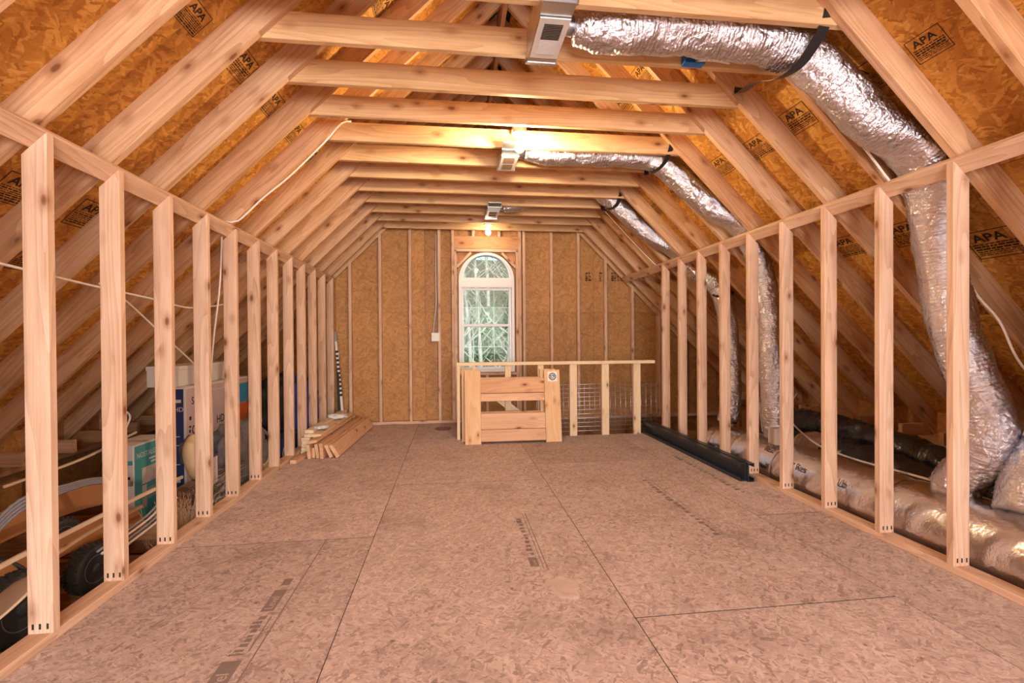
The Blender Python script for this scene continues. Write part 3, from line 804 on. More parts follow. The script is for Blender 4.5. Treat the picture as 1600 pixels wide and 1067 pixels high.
def bay_squash(r):
    """flattened where the duct squeezes between the top plate and the sheathing"""
    nn = Vector((1, 0, 1)).normalized()
    def f(p, off):
        d = abs(p.x - 2.475); k = max(0, 1 - max(0, d - .06) / .22); k = k * k * (3 - 2 * k)
        s_ = 1 - k * (1 - .062 / r)
        c = off.dot(nn); off = off + nn * (c * (s_ - 1))
        y = off.y * (1 + .18 * k); return Vector((off.x, y, off.z))
    return f
def flex(name, pts, r, label, seed, **kw):
    t = root(name, pts[-1], label, 'duct', 'silver flex ducts')
    tp = (lambda u: .62 + .38 * min(1, u / .05)) 
    ob('foil_sleeve', duct_mesh(pts, r, M_FLEX, seed=seed, taper=tp, warp=bay_squash(r), **kw), t)
    p = Vector(pts[-1])
    ob('collar', sweep([p + Vector((0, 0, .03)), p + Vector((0, 0, .0)), p - Vector((0, 0, .03))], r * .97, 28, M_TRUNK, 'collar'), t)
    return t
flex('flex_duct', [(.60, 2.30, 2.685), (.80, 2.295, 2.70), (1.2, 2.29, 2.716), (1.56, 2.285, 2.695), (1.80, 2.28, 2.635), (2.02, 2.265, 2.45), (2.22, 2.265, 2.285), (2.42, 2.27, 2.158), (2.53, 2.29, 2.045),
                   (2.63, 2.33, 1.89), (2.70, 2.36, 1.70), (2.735, 2.36, 1.5), (2.76, 2.31, 1.15), (2.80, 2.22, .85), (2.82, 2.19, .68), (2.82, 2.24, .50), (2.81, 2.33, .38), (2.80, 2.35, .315)], .112,
     'crinkled silver flex duct running from the nearest register, thickest of the three', 1)
flex('flex_duct', [(.60, 3.92, 2.705), (.78, 3.92, 2.71), (1.3, 3.91, 2.715), (1.62, 3.905, 2.705), (1.82, 3.90, 2.625), (2.05, 3.88, 2.42), (2.25, 3.87, 2.265), (2.42, 3.87, 2.158), (2.53, 3.87, 2.045),
                   (2.63, 3.88, 1.88), (2.70, 3.88, 1.7), (2.73, 3.87, 1.5), (2.75, 3.86, 1.1), (2.76, 3.85, .75), (2.78, 3.85, .45), (2.80, 3.85, .32)], .096,
     'silver flex duct leaving the register by the lit bulb', 2)
flex('flex_duct', [(.60, 5.52, 2.69), (.75, 5.50, 2.73), (.95, 5.50, 2.84), (1.2, 5.36, 2.92), (1.5, 5.16, 2.86), (1.70, 5.11, 2.73), (1.84, 5.10, 2.61), (2.05, 5.09, 2.42), (2.25, 5.085, 2.265), (2.42, 5.08, 2.158), (2.53, 5.05, 2.045),
                   (2.66, 4.99, 1.89), (2.80, 4.91, 1.78), (2.87, 4.80, 1.60), (2.88, 4.72, 1.35), (2.88, 4.67, 1.0), (2.87, 4.63, .7), (2.84, 4.60, .45), (2.80, 4.60, .315)], .096,
     'silver flex duct farthest away, with black strapped elbow behind the studs', 3)
t = root('flex_duct', (2.80, 1.98, .30), 'silver flex duct at the right picture edge rising from trunk', 'duct', 'silver flex ducts')
ob('foil_sleeve', duct_mesh([(2.80, 2.00, .28), (2.86, 2.02, .40), (2.95, 2.0, .6), (3.06, 1.93, .85), (3.2, 1.86, 1.15), (3.26, 1.84, 1.3)], .135, M_FLEX, seed=5), t)
# black hanger straps
strap('hanger_strap', [(1.80, 2.080, 2.745), (1.795, 2.084, 2.70), (1.77, 2.13, 2.61), (1.73, 2.20, 2.525), (1.70, 2.30, 2.515), (1.69, 2.41, 2.56), (1.72, 2.55, 2.62), (1.80, 2.80, 2.70), (1.83, 2.852, 2.76)], .06, (1, 0, .2),
      None, None, 'black webbing strap slung under the nearest flex duct', 'strap')
strap('hanger_strap', [(1.78, 3.700, 2.76), (1.775, 3.704, 2.70), (1.74, 3.77, 2.60), (1.70, 3.88, 2.565), (1.70, 4.0, 2.59), (1.72, 4.07, 2.63), (1.73, 4.07, 2.68)], .04, (1, 0, .2), None, None, 'short black strap holding middle flex duct at its bend', 'strap')
strap('hanger_strap', [(1.80, 4.918, 2.76), (1.795, 4.922, 2.70), (1.77, 4.98, 2.60), (1.72, 5.08, 2.57), (1.70, 5.20, 2.60), (1.70, 5.28, 2.67)], .04, (1, 0, .2), None, None, 'short black strap holding the farthest flex duct near ties', 'strap')
strap('hanger_strap', [(2.98, 4.80, 1.66), (2.92, 4.74, 1.60), (2.86, 4.70, 1.61), (2.78, 4.78, 1.62), (2.79, 4.88, 1.70), (2.90, 4.95, 1.78), (3.02, 4.90, 1.75), (3.05, 4.85, 1.72)], .05, (0, .6, .8), None, None, 'black strap around elbow of duct behind right studs', 'strap')

# main supply trunk
TXc, TZc, TR = 2.80, .056, .236
t = root('trunk_duct', (TXc, 3.0, DECK), 'large foil wrapped round trunk duct lying behind right studs', 'duct')
segs = [(1.05, 2.62, 1.0), (2.60, 3.62, .985), (3.60, 4.22, .96), (4.20, 4.62, .90)]
for i, (a, b_, k) in enumerate(segs):
    path = [Vector((TXc, a + (b_ - a) * q / 60, TZc - TR * (1 - k))) for q in range(61)]
    def rad(j, s, an, k=k, i=i):
        e = min(j, 60 - j) / 3
        return TR * k * (1 - .03 * max(0, 1 - e)) + .004 * noise.noise(Vector((math.cos(an) * 2 + i * 5, math.sin(an) * 2, s * 5)))
    ob('wrap_section', sweep(path, rad, 48, M_TRUNK, 'wrap'), t)
path = [Vector((TXc, 4.60 + .02 * q, TZc - TR * .12)) for q in range(17)]
ob('end_cap', sweep(path, lambda j, s, an: TR * .86 * math.sqrt(max(.02, 1 - (max(0, j - 6) / 10.3) ** 2)), 40, M_TRUNK, 'cap'), t)
# felt pen notes on the wrap
def on_trunk(y, ang, k=1.0):
    n = Vector((-math.cos(ang), 0, math.sin(ang))); p = Vector((TXc, y, TZc - TR * (1 - k))) + n * (TR * k + .0035)
    return frame(p, (0, -1, 0), n.cross(Vector((0, -1, 0))))
M_PEN = plain('felt_pen', (.10, .07, .05), .6)
for txt, y, an, k, sz in (('REZ', 3.78, .75, .96, .07), ('7', 3.42, .45, .985, .075), ('Res', 3.35, .45, .985, .075), ('4', 3.02, .45, .985, .075), ('Lb', 2.95, .45, .985, .075)):
    me = merge([text_vf(txt, sz)], M_PEN, 'pen_note')
    ob('pen_note', me, t, on_trunk(y, an, k))

# black insulated ducts on the joists
def bduct(pts, r, label, seed):
    o = ob('insulated_duct', duct_mesh(pts, r, M_BLKPOLY, pitch=.11, amp=.010, crum=.022, seg=28, step=.014, seed=seed))
    return tag(o, label, 'duct', 'black ducts in the right eave')
bduct([(3.62, 1.6, -.02), (3.60, 2.2, .02), (3.55, 2.9, .20), (3.5, 3.6, .30), (3.46, 4.2, .32), (3.40, 4.5, .31)], .125, 'upper black poly wrapped duct, farther back against eave wall', 11)
bduct([(3.27, 2.86, .10), (3.26, 3.1, .14), (3.25, 3.4, .16), (3.245, 3.75, .15)], .145, 'lower black poly wrapped duct lying beside silver trunk', 12)
bduct([(3.24, 4.04, .14), (3.22, 4.2, .13), (3.20, 4.55, .06), (3.18, 4.8, .0)], .13, 'short black duct stub beyond brown taped joint', 13)
o = ob('taped_joint', duct_mesh([(3.245, 3.75, .15), (3.243, 3.9, .15), (3.24, 4.04, .14)], .15, plain('brown_wrap', (.42, .27, .20), .7, bump=.6, bscale=14), pitch=.05, amp=.006, crum=.016, seg=28, step=.014, seed=14))
tag(o, 'crumpled brown taped joint between two black ducts', 'duct joint')
# black bag slumped near the second take-off
def blob(name, loc, dims, mat, label, cat, seed, lump=.28, squareness=2.6, freq=2.2, rz=0, parent=None, n=28):
    vs = []; fs = []
    for i in range(n + 1):
        ph = -math.pi / 2 + math.pi * i / n
        for k in range(2 * n):
            th = math.pi * k / n
            sp = lambda c: math.copysign(abs(c) ** (2 / squareness), c)
            v = Vector((sp(math.cos(ph)) * sp(math.cos(th)), sp(math.cos(ph)) * sp(math.sin(th)), sp(math.sin(ph))))
            q = v * freq + Vector((seed * 9.1, seed * 3.3, 0))
            v = v * (1 + lump * noise.noise(q) + lump * .4 * noise.noise(q * 2.7) + lump * .18 * noise.noise(q * 6))
            vs.append((v.x * dims[0] / 2, v.y * dims[1] / 2, max(v.z, -.98) * dims[2] / 2 + dims[2] * .49))
    for i in range(n):
        for k in range(2 * n):
            k2 = (k + 1) % (2 * n); fs.append((i * 2 * n + k, i * 2 * n + k2, (i + 1) * 2 * n + k2, (i + 1) * 2 * n + k))
    me = mesh(name, vs, fs, mat, True)
    o = ob(name, me, parent, Matrix.Translation(loc) @ Matrix.Rotation(rz, 4, 'Z'))
    return tag(o, label, cat)
blob('plastic_bag', (3.24, 2.50, DECK), (.34, .56, .52), M_BLKPOLY, 'crumpled black plastic bag between the silver flex ducts', 'bag', 4, .4)
# white carton pieces on the trunk and by the black duct
t = root('white_carton', (2.72, 3.60, .28), 'small white carton standing on the trunk duct behind stud', 'box')
box('carton_body', M_BOXW, t, (2.66, 3.655, .268), (2.78, 3.76, .40)); box('carton_flap', M_BOXW, t, (2.66, 3.76, .385), (2.78, 3.80, .40), .001)
t = root('insulation_board', (3.44, 4.42, .27), 'white board scrap leaning by end of the upper black duct', 'board')
board('foam_sheet', M_BOXW, t, (3.33, 4.66, .10), (3.30, 4.70, .47), .22, .025, (.9, .3, 0)); box('sheet_edge_tape', M_TAPEW, t, (3.21, 4.675, .455), (3.39, 4.70, .475), .001)

# ---------------------------------------------------------------- cables
def cable(pts, r, mat, label, name='cable', step=.04, seg=8, sc=(1, 1)):
    o = ob(name, sweep(spline(pts, step), r, seg, mat, name, scale=sc)); return tag(o, label, 'cable')
cable([(-.74, 3.70, 2.80), (-.80, 3.655, 2.765), (-.92, 3.655, 2.62), (-1.17, 3.657, 2.36), (-1.35, 3.655, 2.20), (-1.52, 3.652, 2.03), (-1.60, 3.64, 2.022)], .0065, M_WIRE, 'white cable stapled down the face of a left rafter')
cable([(-1.66, 3.72, 1.978), (-1.66, 3.70, 1.75), (-1.66, 3.66, 1.5), (-1.66, 3.58, 1.2), (-1.66, 3.53, .9), (-1.67, 3.56, .6), (-1.69, 3.6, .2), (-1.72, 3.62, -.1), (-1.8, 3.62, -.18)], .0065, M_WIRE, 'white cable dangling from left top plate between two studs')
cable([(-1.80, 1.6, 1.53), (-1.80, 2.16, 1.487), (-1.80, 2.66, 1.452), (-1.80, 3.17, 1.424), (-1.80, 3.6, 1.40), (-1.85, 4.4, 1.5)], .006, M_WIRE, 'white cable strung nearly level behind the left studs')
cable([(-1.80, 2.70, 1.47), (-1.80, 2.90, 1.395), (-1.80, 3.25, 1.20), (-1.80, 3.61, 1.0), (-1.82, 3.9, .82)], .005, M_WIRE, 'thin white cable slanting down behind the left studs')
cable([(2.02, 2.405, 2.455), (2.20, 2.39, 2.29), (2.33, 2.40, 2.165), (2.45, 2.415, 2.05), (2.60, 2.43, 1.93), (2.9, 2.44, 1.62), (3.06, 2.44, 1.40), (3.1, 2.36, 1.25), (3.1, 2.25, 1.0), (3.05, 2.0, .8)], .0065, M_WIRE, 'white cable beside the nearest flex duct, looping out right')
cable([(1.75, 5.535, 2.75), (1.81, 5.53, 2.69), (2.05, 5.545, 2.45), (2.27, 5.55, 2.23), (2.47, 5.53, 2.03)], .005, M_WIRE, 'thin cable along the farthest right rafter above rail')
cable([(3.36, 4.5, .43), (3.2, 4.2, .37), (3.05, 3.85, .32), (2.98, 3.55, .27), (2.96, 3.2, .255), (2.93, 2.9, .27), (2.88, 2.65, .29), (2.90, 2.5, .285), (2.97, 2.3, .25), (3.0, 2.1, .24), (2.98, 1.9, .25)], .0075, M_WIRE, 'white cable lying along the top of silver trunk duct')
cable([(3.7, 4.75, .55), (3.6, 4.7, .48), (3.45, 4.6, .44), (3.42, 4.5, .44)], .005, M_WIRE, 'short white cable at the right eave above black duct')
cable([(-.195, YW + .02, 2.62), (-.20, YW + .012, 2.2), (-.204, YW - .002, 1.9), (-.215, YW - .008, 1.6), (-.225, YW - .008, 1.40), (-.232, YW - .005, 1.25)], .005, M_GREYC, 'grey cable dropping down the far wall to switch box')
cable([(-.215, YW + .02, 2.62), (-.221, YW + .012, 2.2), (-.222, YW - .002, 1.9), (-.222, YW - .008, 1.65), (-.245, YW - .008, 1.42), (-.262, YW - .005, 1.25)], .005, M_WIRE, 'pale cable dropping down the far wall beside grey one')
t = root('switch_box', (-.232, YW, 1.195), 'white electrical switch box on far wall left of window', 'switch')
box('cover_plate', M_WHITE, t, (-.288, YW - .012, 1.137), (-.176, YW - .004, 1.253)); box('back_box', M_WHITE, t, (-.28, YW - .004, 1.145), (-.196, YW + .05, 1.245))
for x in (-.258, -.206): box('toggle', M_WHITE, t, (x - .005, YW - .02, 1.185), (x + .005, YW - .012, 1.205), .001)
t = root('junction_box', (1.31, 2.47, 2.68), 'blue plastic electrical box on the near face of a tie', 'electrical box')
yb = YRAFT + .038
v = [(1.252, yb, 2.714), (1.372, yb, 2.714), (1.358, yb, 2.652), (1.275, yb, 2.652)]
box('box_back', M_BLUEBOX, t, (1.255, yb - .006, 2.652), (1.37, yb - .001, 2.716), .001)
for a, b_ in (((1.255, yb - .045, 2.710), (1.37, yb - .006, 2.716)), ((1.255, yb - .045, 2.652), (1.37, yb - .006, 2.658)), ((1.255, yb - .045, 2.658), (1.261, yb - .006, 2.71)), ((1.364, yb - .045, 2.658), (1.37, yb - .006, 2.71))):
    box('box_side', M_BLUEBOX, t, a, b_, .001)
cable([(1.33, yb - .02, 2.675), (1.37, yb - .055, 2.665), (1.45, yb - .05, 2.668), (1.51, yb - .045, 2.662)], .007, M_WIRE, 'stub of white cable sticking out of blue box')

# ---------------------------------------------------------------- stair guard rail
RY = 5.585
t = root('stair_railing', (1.24, RY, 0), 'rough pine guard rail with posts around the stair opening', 'railing')
box('top_rail', M_PALE, t, (.045, RY - .045, .855), (2.44, RY + .044, .893))
for x in (.045 + .02, .245, .645, 1.035, 1.431, 1.827, 2.224):
    board('post', M_PALE, t, (x, RY, 0), (x, RY, .855), .089 if x > 1.2 and x != .245 else .07, .038, (0, 1, 0) if x < .3 else (1, 0, 0))
board('brace', M_PALE, t, (.09, RY + .04, .82), (.80, RY + .04, .25), .085, .036, (0, 0, 1))
# welded wire mesh
t = root('wire_mesh_panel', (1.87, RY + .05, .03), 'galvanised welded wire mesh sheet behind the rail posts', 'wire mesh')
x0, x1, z0, z1 = 1.0, 2.50, .035, .60; ym = RY + .06
hm = sweep([Vector((0, 0, 0)), Vector((x1 - x0, 0, 0))], .0032, 6, M_MESHW, 'wire'); vm = sweep([Vector((0, 0, 0)), Vector((0, 0, z1 - z0))], .0032, 6, M_MESHW, 'wire')
for i in range(12): ob('wire', hm, t, Matrix.Translation((x0, ym, z0 + (z1 - z0) * i / 11)) @ Matrix.Rotation(math.radians(-.6), 4, 'Y'))
for i in range(24): ob('wire', vm, t, Matrix.Translation((x0 + (x1 - x0) * i / 23, ym + .006, z0 + .012 * i / 23)))

# slatted wooden end panels leaning on the rail
def slat_panel(x, y, z, lean, rz, label, sticker):
    M = Matrix.Translation((x, y, z)) @ Matrix.Rotation(rz, 4, 'Z') @ Matrix.Rotation(lean, 4, 'X')
    t = root('slatted_panel', (x, y, z), label, 'wooden panel', 'slatted wooden end panels')
    Bp = lambda nm, lo, hi, mat=M_PALE2: rel(nm, mat, t, lo, hi, M)
    p1 = Bp('post', (0, 0, 0), (.178, .036, .815)); p2 = Bp('post', (.905, 0, .004), (1.085, .036, .815))
    for a, b_, dy in ((.562, .725, .012), (.470, .556, .012), (.160, .335, .012), (.026, .156, .008)):
        Bp('slat', (.180, dy, a), (.903, dy + .022, b_), M_RED)
    Bp('back_rail', (.05, .037, .60), (1.03, .058, .66), M_RED); Bp('back_rail', (.05, .037, .16), (1.03, .058, .24), M_RED)
    if sticker:
        s = Bp('sticker', (.945, -.0012, .682), (1.055, -.0002, .793), M_STICKER)
        parts = []
        def ring(r0, r1, n=28, a0=0, a1=2 * math.pi):
            v = []; f = []
            for i in range(n + 1):
                a = a0 + (a1 - a0) * i / n
                for r in (r0, r1): v.append((r * math.cos(a), r * math.sin(a), 0))
            for i in range(n): f.append((2 * i, 2 * i + 1, 2 * i + 3, 2 * i + 2))
            return v, f
        parts += [ring(.036, .043), ring(.010, .013)]
        for i in range(10): parts.append(ring(.026, .035, 4, i * .628, i * .628 + .42))
        parts += [rect(-.022, -.016, -.014, .018), rect(-.006, -.022, .004, -.012), rect(.010, -.010, .022, .014), rect(-.010, .010, .012, .019)]
        ob('sticker_print', merge(parts, M_INK), s, M @ frame((1.0, -.0016, .7375), (1, 0, 0), (0, 0, 1)) @ Matrix.Rotation(.1, 4, 'Z'))
    return t
M_PALE2 = lumber('panel_pine', (.84, .58, .345), (.64, .39, .20), (1, 1, 1), (1, .96, .92))
def rel(name, mat, parent, lo, hi, M, ch=.003):
    d = [hi[i] - lo[i] for i in range(3)]; ax = d.index(max(d)); c = [(hi[i] + lo[i]) / 2 for i in range(3)]
    p0 = list(c); p0[ax] = lo[ax]; wa = (ax + 1) % 3; ta = (ax + 2) % 3
    xd = [0, 0, 0]; xd[ax] = 1; wd = [0, 0, 0]; wd[wa] = 1
    return ob(name, board_mesh(d[ax], d[wa], d[ta], mat, min(ch, d[wa] * .3, d[ta] * .3)), parent, M @ frame(p0, xd, wd))
slat_panel(.130, 5.265, .002, math.radians(-9), math.radians(-1.0), 'slatted wooden panel with round logo sticker, leaning in front', True)
slat_panel(.098, 5.425, .0, math.radians(-4.5), math.radians(-1.4), 'second slatted wooden panel hidden behind the stickered one', False)

# ---------------------------------------------------------------- black steel channels
def channel(x, y0, y1, w, h, flip, label):
    th = .006
    pr = [(0, 0), (w, 0), (w, th), (th, th), (th, h - th), (w, h - th), (w, h), (0, h)]
    pr = [(0, 0), (w, 0), (w, .03), (w - th, .03), (w - th, th), (th, th), (th, h - th), (w - th, h - th), (w - th, h - .03), (w, h - .03), (w, h), (0, h)]
    if flip: pr = [(w - a, b_) for a, b_ in pr]
    me = extrude([(a, b_) for a, b_ in pr], y1 - y0, M_BLKSTEEL, 'channel')
    o = ob('steel_channel', me, None, frame((x, y1, 0.001), (1, 0, 0), (0, 0, 1)))
    return tag(o, label, 'steel channel', 'black steel channels on the floor')
channel(2.30, 3.60, 5.66, .052, .145, True, 'black steel channel on the floor, room side of the pair')
channel(2.355, 3.57, 5.63, .052, .150, False, 'black steel channel on the floor, against right sole plate')

# ---------------------------------------------------------------- lumber on the floor
def plank(p0, p1, w, t_, wdir, mat, label, grp):
    o = board('lumber_board', mat, None, p0, p1, w, t_, wdir); return tag(o, label, 'board', grp)
g = 'reddish boards on the floor'
def rb(x, z, w, t_, ang, y0, y1, x1, label):
    a = math.radians(ang); plank((x, y0, z), (x1, y1, z), w, t_, (math.cos(a), 0, math.sin(a)), M_RED, label, g)
rb(-1.165, .070, .140, .036, 122, 4.88, 6.50, -1.095, 'reddish board leaning outermost, its wide face to the room')
rb(-1.225, .068, .135, .034, 114, 4.90, 6.46, -1.155, 'reddish board leaning second from the outside of the pile')
rb(-1.283, .078, .150, .032, 94, 4.86, 6.48, -1.215, 'reddish board on edge in the middle, standing tallest')
rb(-1.335, .072, .140, .030, 98, 4.90, 6.46, -1.270, 'reddish board on edge just inside the tallest one')
rb(-1.372, .052, .100, .026, 93, 4.92, 6.42, -1.305, 'narrow reddish board on edge low in the pile')
rb(-1.408, .072, .140, .030, 96, 4.88, 6.44, -1.338, 'reddish board on edge nearest to the pale stack')
rb(-1.375, .164, .09, .030, 10, 4.90, 6.45, -1.31, 'reddish board lying flat on top of upright boards')
g = 'pale trim boards stacked by the wall'
ys0, ys1 = 5.12, 6.56
lab = ['bottom', 'second lowest', 'third lowest', 'middle', 'third from top', 'second from top', 'topmost']
for i in range(7):
    for c, (xa, xb_) in enumerate(((-1.495, -1.445), (-1.40, -1.355))):
        if c == 1 and i > 5: continue
        z = .018 + i * .0335
        dx = random.uniform(-.008, .008); dy = random.uniform(-.03, .03) + (.05 if i == 6 else 0)
        plank((xa + dx + .02 * (i > 4), ys0 + dy, z), (xb_ + dx, ys1 + dy, z), .085, .032, (1, 0, 0), M_PALE,
              '%s pale trim board in the column %s' % (lab[i], 'against the left studs' if c == 0 else 'beside reddish boards'), g)
o = ob('shrink_film', blob('tmp', (0, 0, 0), (.22, .16, .05), M_PLASTICW, None, None, 3, .35).data, None, Matrix.Translation((-1.39, 5.98, .222))); 
bpy.data.objects.remove(bpy.data.objects['tmp']); tag(o, 'crumpled white shrink film on the pale board stack', 'plastic film')
o = ob('shrink_film', o.data, None, Matrix.Translation((-1.40, 5.32, .222)) @ Matrix.Rotation(1.1, 4, 'Z') @ Matrix.Diagonal((.7, .7, .6, 1))); tag(o, 'torn white film at the near end of pale boards', 'plastic film')
# offcut by the left sole plate
t = plank((-1.50, 4.72, .018), (-1.46, 5.08, .018), .06, .034, (1, 0, 0), M_RED, 'short brown offcut beside the left sole plate', None)

# ---------------------------------------------------------------- sticks in the far corner
def stick(p0, p1, label, tape):
    p0 = Vector(p0); p1 = Vector(p1)
    t = root('hockey_stick', p0, label, 'hockey stick', 'sticks in the far left corner')
    board('shaft', M_INK if not tape else M_TAPEW, t, p0, p1, .03, .022, (1, 0, 0))
    if tape:
        for i in range(11):
            a = p0.lerp(p1, .33 + i * .045); b_ = p0.lerp(p1, .33 + i * .045 + .024)
            board('tape_band', M_INK, t, a, b_, .0325, .0245, (1, 0, 0), .002)
        board('grip', M_GREYC, t, p0.lerp(p1, .90), p1, .034, .026, (1, 0, 0), .002)
    else:
        board('grip', M_TAPEW, t, p0.lerp(p1, .92), p1, .034, .026, (1, 0, 0), .002)
    b0 = p0 + Vector((0, 0, .03))
    board('blade', M_INK, t, b0, b0 + Vector((.10, -.12, -.0)), .055, .012, (0, 0, 1))
    return t
stick((-1.425, 6.50, .0), (-1.565, 6.66, 1.27), 'white hockey stick with black tape bands in the far corner', True)
stick((-1.475, 6.46, .0), (-1.53, 6.64, 1.0), 'plain black hockey stick behind the striped one', False)

# ---------------------------------------------------------------- things stored behind the left studs
def carton(name, lo, hi, mats, label, cat='box'):
    """mats: body, plus printed faces {'+x': mat, '-y': mat, 'top': mat}"""
    t = root(name, ((lo[0] + hi[0]) / 2, (lo[1] + hi[1]) / 2, lo[2]), label, cat)
    box('carton_body', mats['body'], t, lo, hi, .004)
    e = .0008
    if '+x' in mats: box('printed_side', mats['+x'], t, (hi[0], lo[1] + .012, lo[2] + .01), (hi[0] + e, hi[1] - .012, hi[2] - .012), .0002)
    if '-y' in mats: box('printed_end', mats['-y'], t, (lo[0] + .012, lo[1] - e, lo[2] + .01), (hi[0] - .012, lo[1], hi[2] - .012), .0002)
    return t
def side_print(t, parts, mat, x, y, z, name='lettering'):
    """text reading along +y on a face looking to +x"""
    return ob(name, merge(parts, mat), t, frame((x, y, z), (0, 1, 0), (0, 0, 1)))
def end_print(t, parts, mat, x, y, z, name='lettering'):
    return ob(name, merge(parts, mat), t, frame((x, y, z), (1, 0, 0), (0, 0, 1)))
# tall appliance carton
X1 = -2.10
t = carton('appliance_box', (-2.31, 4.06, DECK), (X1, 5.30, .80), {'body': M_BOXW, '+x': M_LILAC, '-y': M_NAVY}, 'large lilac printed carton with navy end, behind left studs')
px = X1 + .0012
side_print(t, [text_vf('Sa', .085, .09, .845, 0, 1, .001)], M_INK, px, 4.06, DECK)
side_print(t, [text_vf('C', .105, .09, .60, 0, 1, .001)], M_INK, px, 4.06, DECK)
side_print(t, [text_vf('HD', .10, .50, .62, 0, 1, .001)], M_INK, px, 4.06, DECK)
side_print(t, [text_vf('7.', .08, .085, .44)], M_REDBOX, px, 4.06, DECK)
side_print(t, [text_vf('Cmyw', .05, .50, .46)], M_INK, px, 4.06, DECK)
side_print(t, [rect(.055 + 0, .72, .085, .75), rect(.05, .66, .08, .675), rect(.05, .62, .075, .645)], M_INK, px, 4.06, DECK, 'icon')
side_print(t, [rect(.66, .66, .74, .80)], M_CYANP, px, 4.06, DECK, 'picture'); side_print(t, [rect(.93, .74, 1.22, .93)], M_CYANP, px, 4.06, DECK, 'picture')
side_print(t, [rect(.93, .45, 1.22, .735)], M_FIRE, px, 4.06, DECK, 'picture')
side_print(t, [rect(.30, .925, .66, .93), rect(.92, .945, .97, .953), rect(.99, .945, 1.04, .953), rect(1.06, .945, 1.1, .953)], M_BOXW, px, 4.06, DECK, 'picture')
end_print(t, [text_vf('UHD', .05, .40, .80), rect(.42, .87, .49, .895), rect(.44, .60, .48, .606), rect(.44, .53, .48, .536), rect(.43, .38, .48, .386), rect(.43, .24, .48, .28), rect(.43, .10, .49, .13)], M_BOXW, -2.62, 4.0585, DECK)
t = carton('flat_box', (-2.40, 4.10, .802), (-2.17, 5.05, .965), {'body': M_BOXW}, 'pale grey flat carton lying on the lilac box')
box('lid_edge', M_BOXW, t, (-2.405, 4.095, .935), (-2.165, 5.055, .967), .002)
# teal appliance carton
t = carton('teal_box', (-2.40, 3.60, DECK), (-2.20, 4.02, .445), {'body': M_BOXW, '+x': M_TEAL}, 'teal carton with product photo, left of the lilac box')
side_print(t, [text_vf('NOSTALGIA', .052, .035, .535, 0, .9), rect(.17, .50, .26, .512), rect(.19, .475, .25, .487)], M_BOXW, -2.1985, 3.60, DECK)
side_print(t, [rect(.09, .34, .40, .455), rect(.09, .255, .14, .33), rect(.09, .17, .14, .245)], M_PHOTO1, -2.1985, 3.60, DECK, 'picture')
side_print(t, [rect(.15, .22, .38, .30)], plain('mint_print', (.30, .52, .42), .5), -2.1985, 3.60, DECK, 'picture')
end_print(t, [rect(.004, .50, .196, .53)], M_TEAL, -2.40, 3.599, DECK, 'picture'); end_print(t, [rect(.13, .40, .18, .42)], M_INK, -2.40, 3.599, DECK, 'picture')
# low red carton
t = carton('red_box', (-2.02, 3.62, DECK), (-1.84, 3.95, .09), {'body': M_CARD, '+x': M_REDBOX, '-y': M_REDBOX}, 'low brown and red carton under the cream cushion')
# cream padded seat shell
t = root('cream_cushion', (-1.88, 3.68, .12), 'cream curved foam cushion with dark cover, on red carton', 'cushion')
pth = spline([(-1.84, 3.66, .50), (-1.82, 3.56, .42), (-1.81, 3.57, .31), (-1.83, 3.66, .22), (-1.86, 3.78, .19)], .02)
n_ = len(pth)
ob('foam_shell', sweep(pth, lambda i, s, a: .05 * math.sqrt(max(.05, 1 - (2 * i / (n_ - 1) - 1) ** 4)), 16, M_CREAM, 'foam', scale=(.8, .8)), t)
ob('dark_cover', blob('tmpb', (0, 0, 0), (.13, .2, .2), M_GREYF, None, None, 8, .2).data, t, Matrix.Translation((-1.90, 3.76, .27))); bpy.data.objects.remove(bpy.data.objects['tmpb'])
# grey rucksack
t = root('rucksack', (-1.93, 4.75, DECK), 'slumped grey canvas rucksack in front of lilac box', 'bag')
b1 = blob('bag_body', (-1.92, 4.52, DECK), (.28, .82, .66), M_GREYF, None, None, 6, .34, 2.4, 1.8, 0, t)
ob('bag_pocket', blob('tmpc', (0, 0, 0), (.16, .4, .3), M_GREYF, None, None, 9, .3).data, t, Matrix.Translation((-1.82, 4.72, DECK + .12))); bpy.data.objects.remove(bpy.data.objects['tmpc'])
strap('bag_strap', [(-1.80, 4.76, .34), (-1.74, 4.86, .22), (-1.735, 4.91, .10), (-1.76, 4.93, .0)], .04, (0, 1, .3), t, M_GREYF)
box('buckle', M_BLKF, t, (-1.745, 4.84, .18), (-1.725, 4.91, .21))
# navy carton with oval
t = carton('navy_box', (-2.05, 5.02, DECK), (-1.70, 5.62, .165), {'body': M_NAVY}, 'navy blue carton with white oval mark beside rucksack')
ov = [Vector((-1.698, 5.19 + .155 * math.cos(a), .02 + .085 * math.sin(a))) for a in [2 * math.pi * q / 40 for q in range(41)]]
ob('oval_mark', sweep(ov, .004, 6, M_BOXW, 'oval'), t)
side_print(t, [text_vf('oo', .085, 0, 0)], M_BOXW, -1.6985, 5.14, -.01)
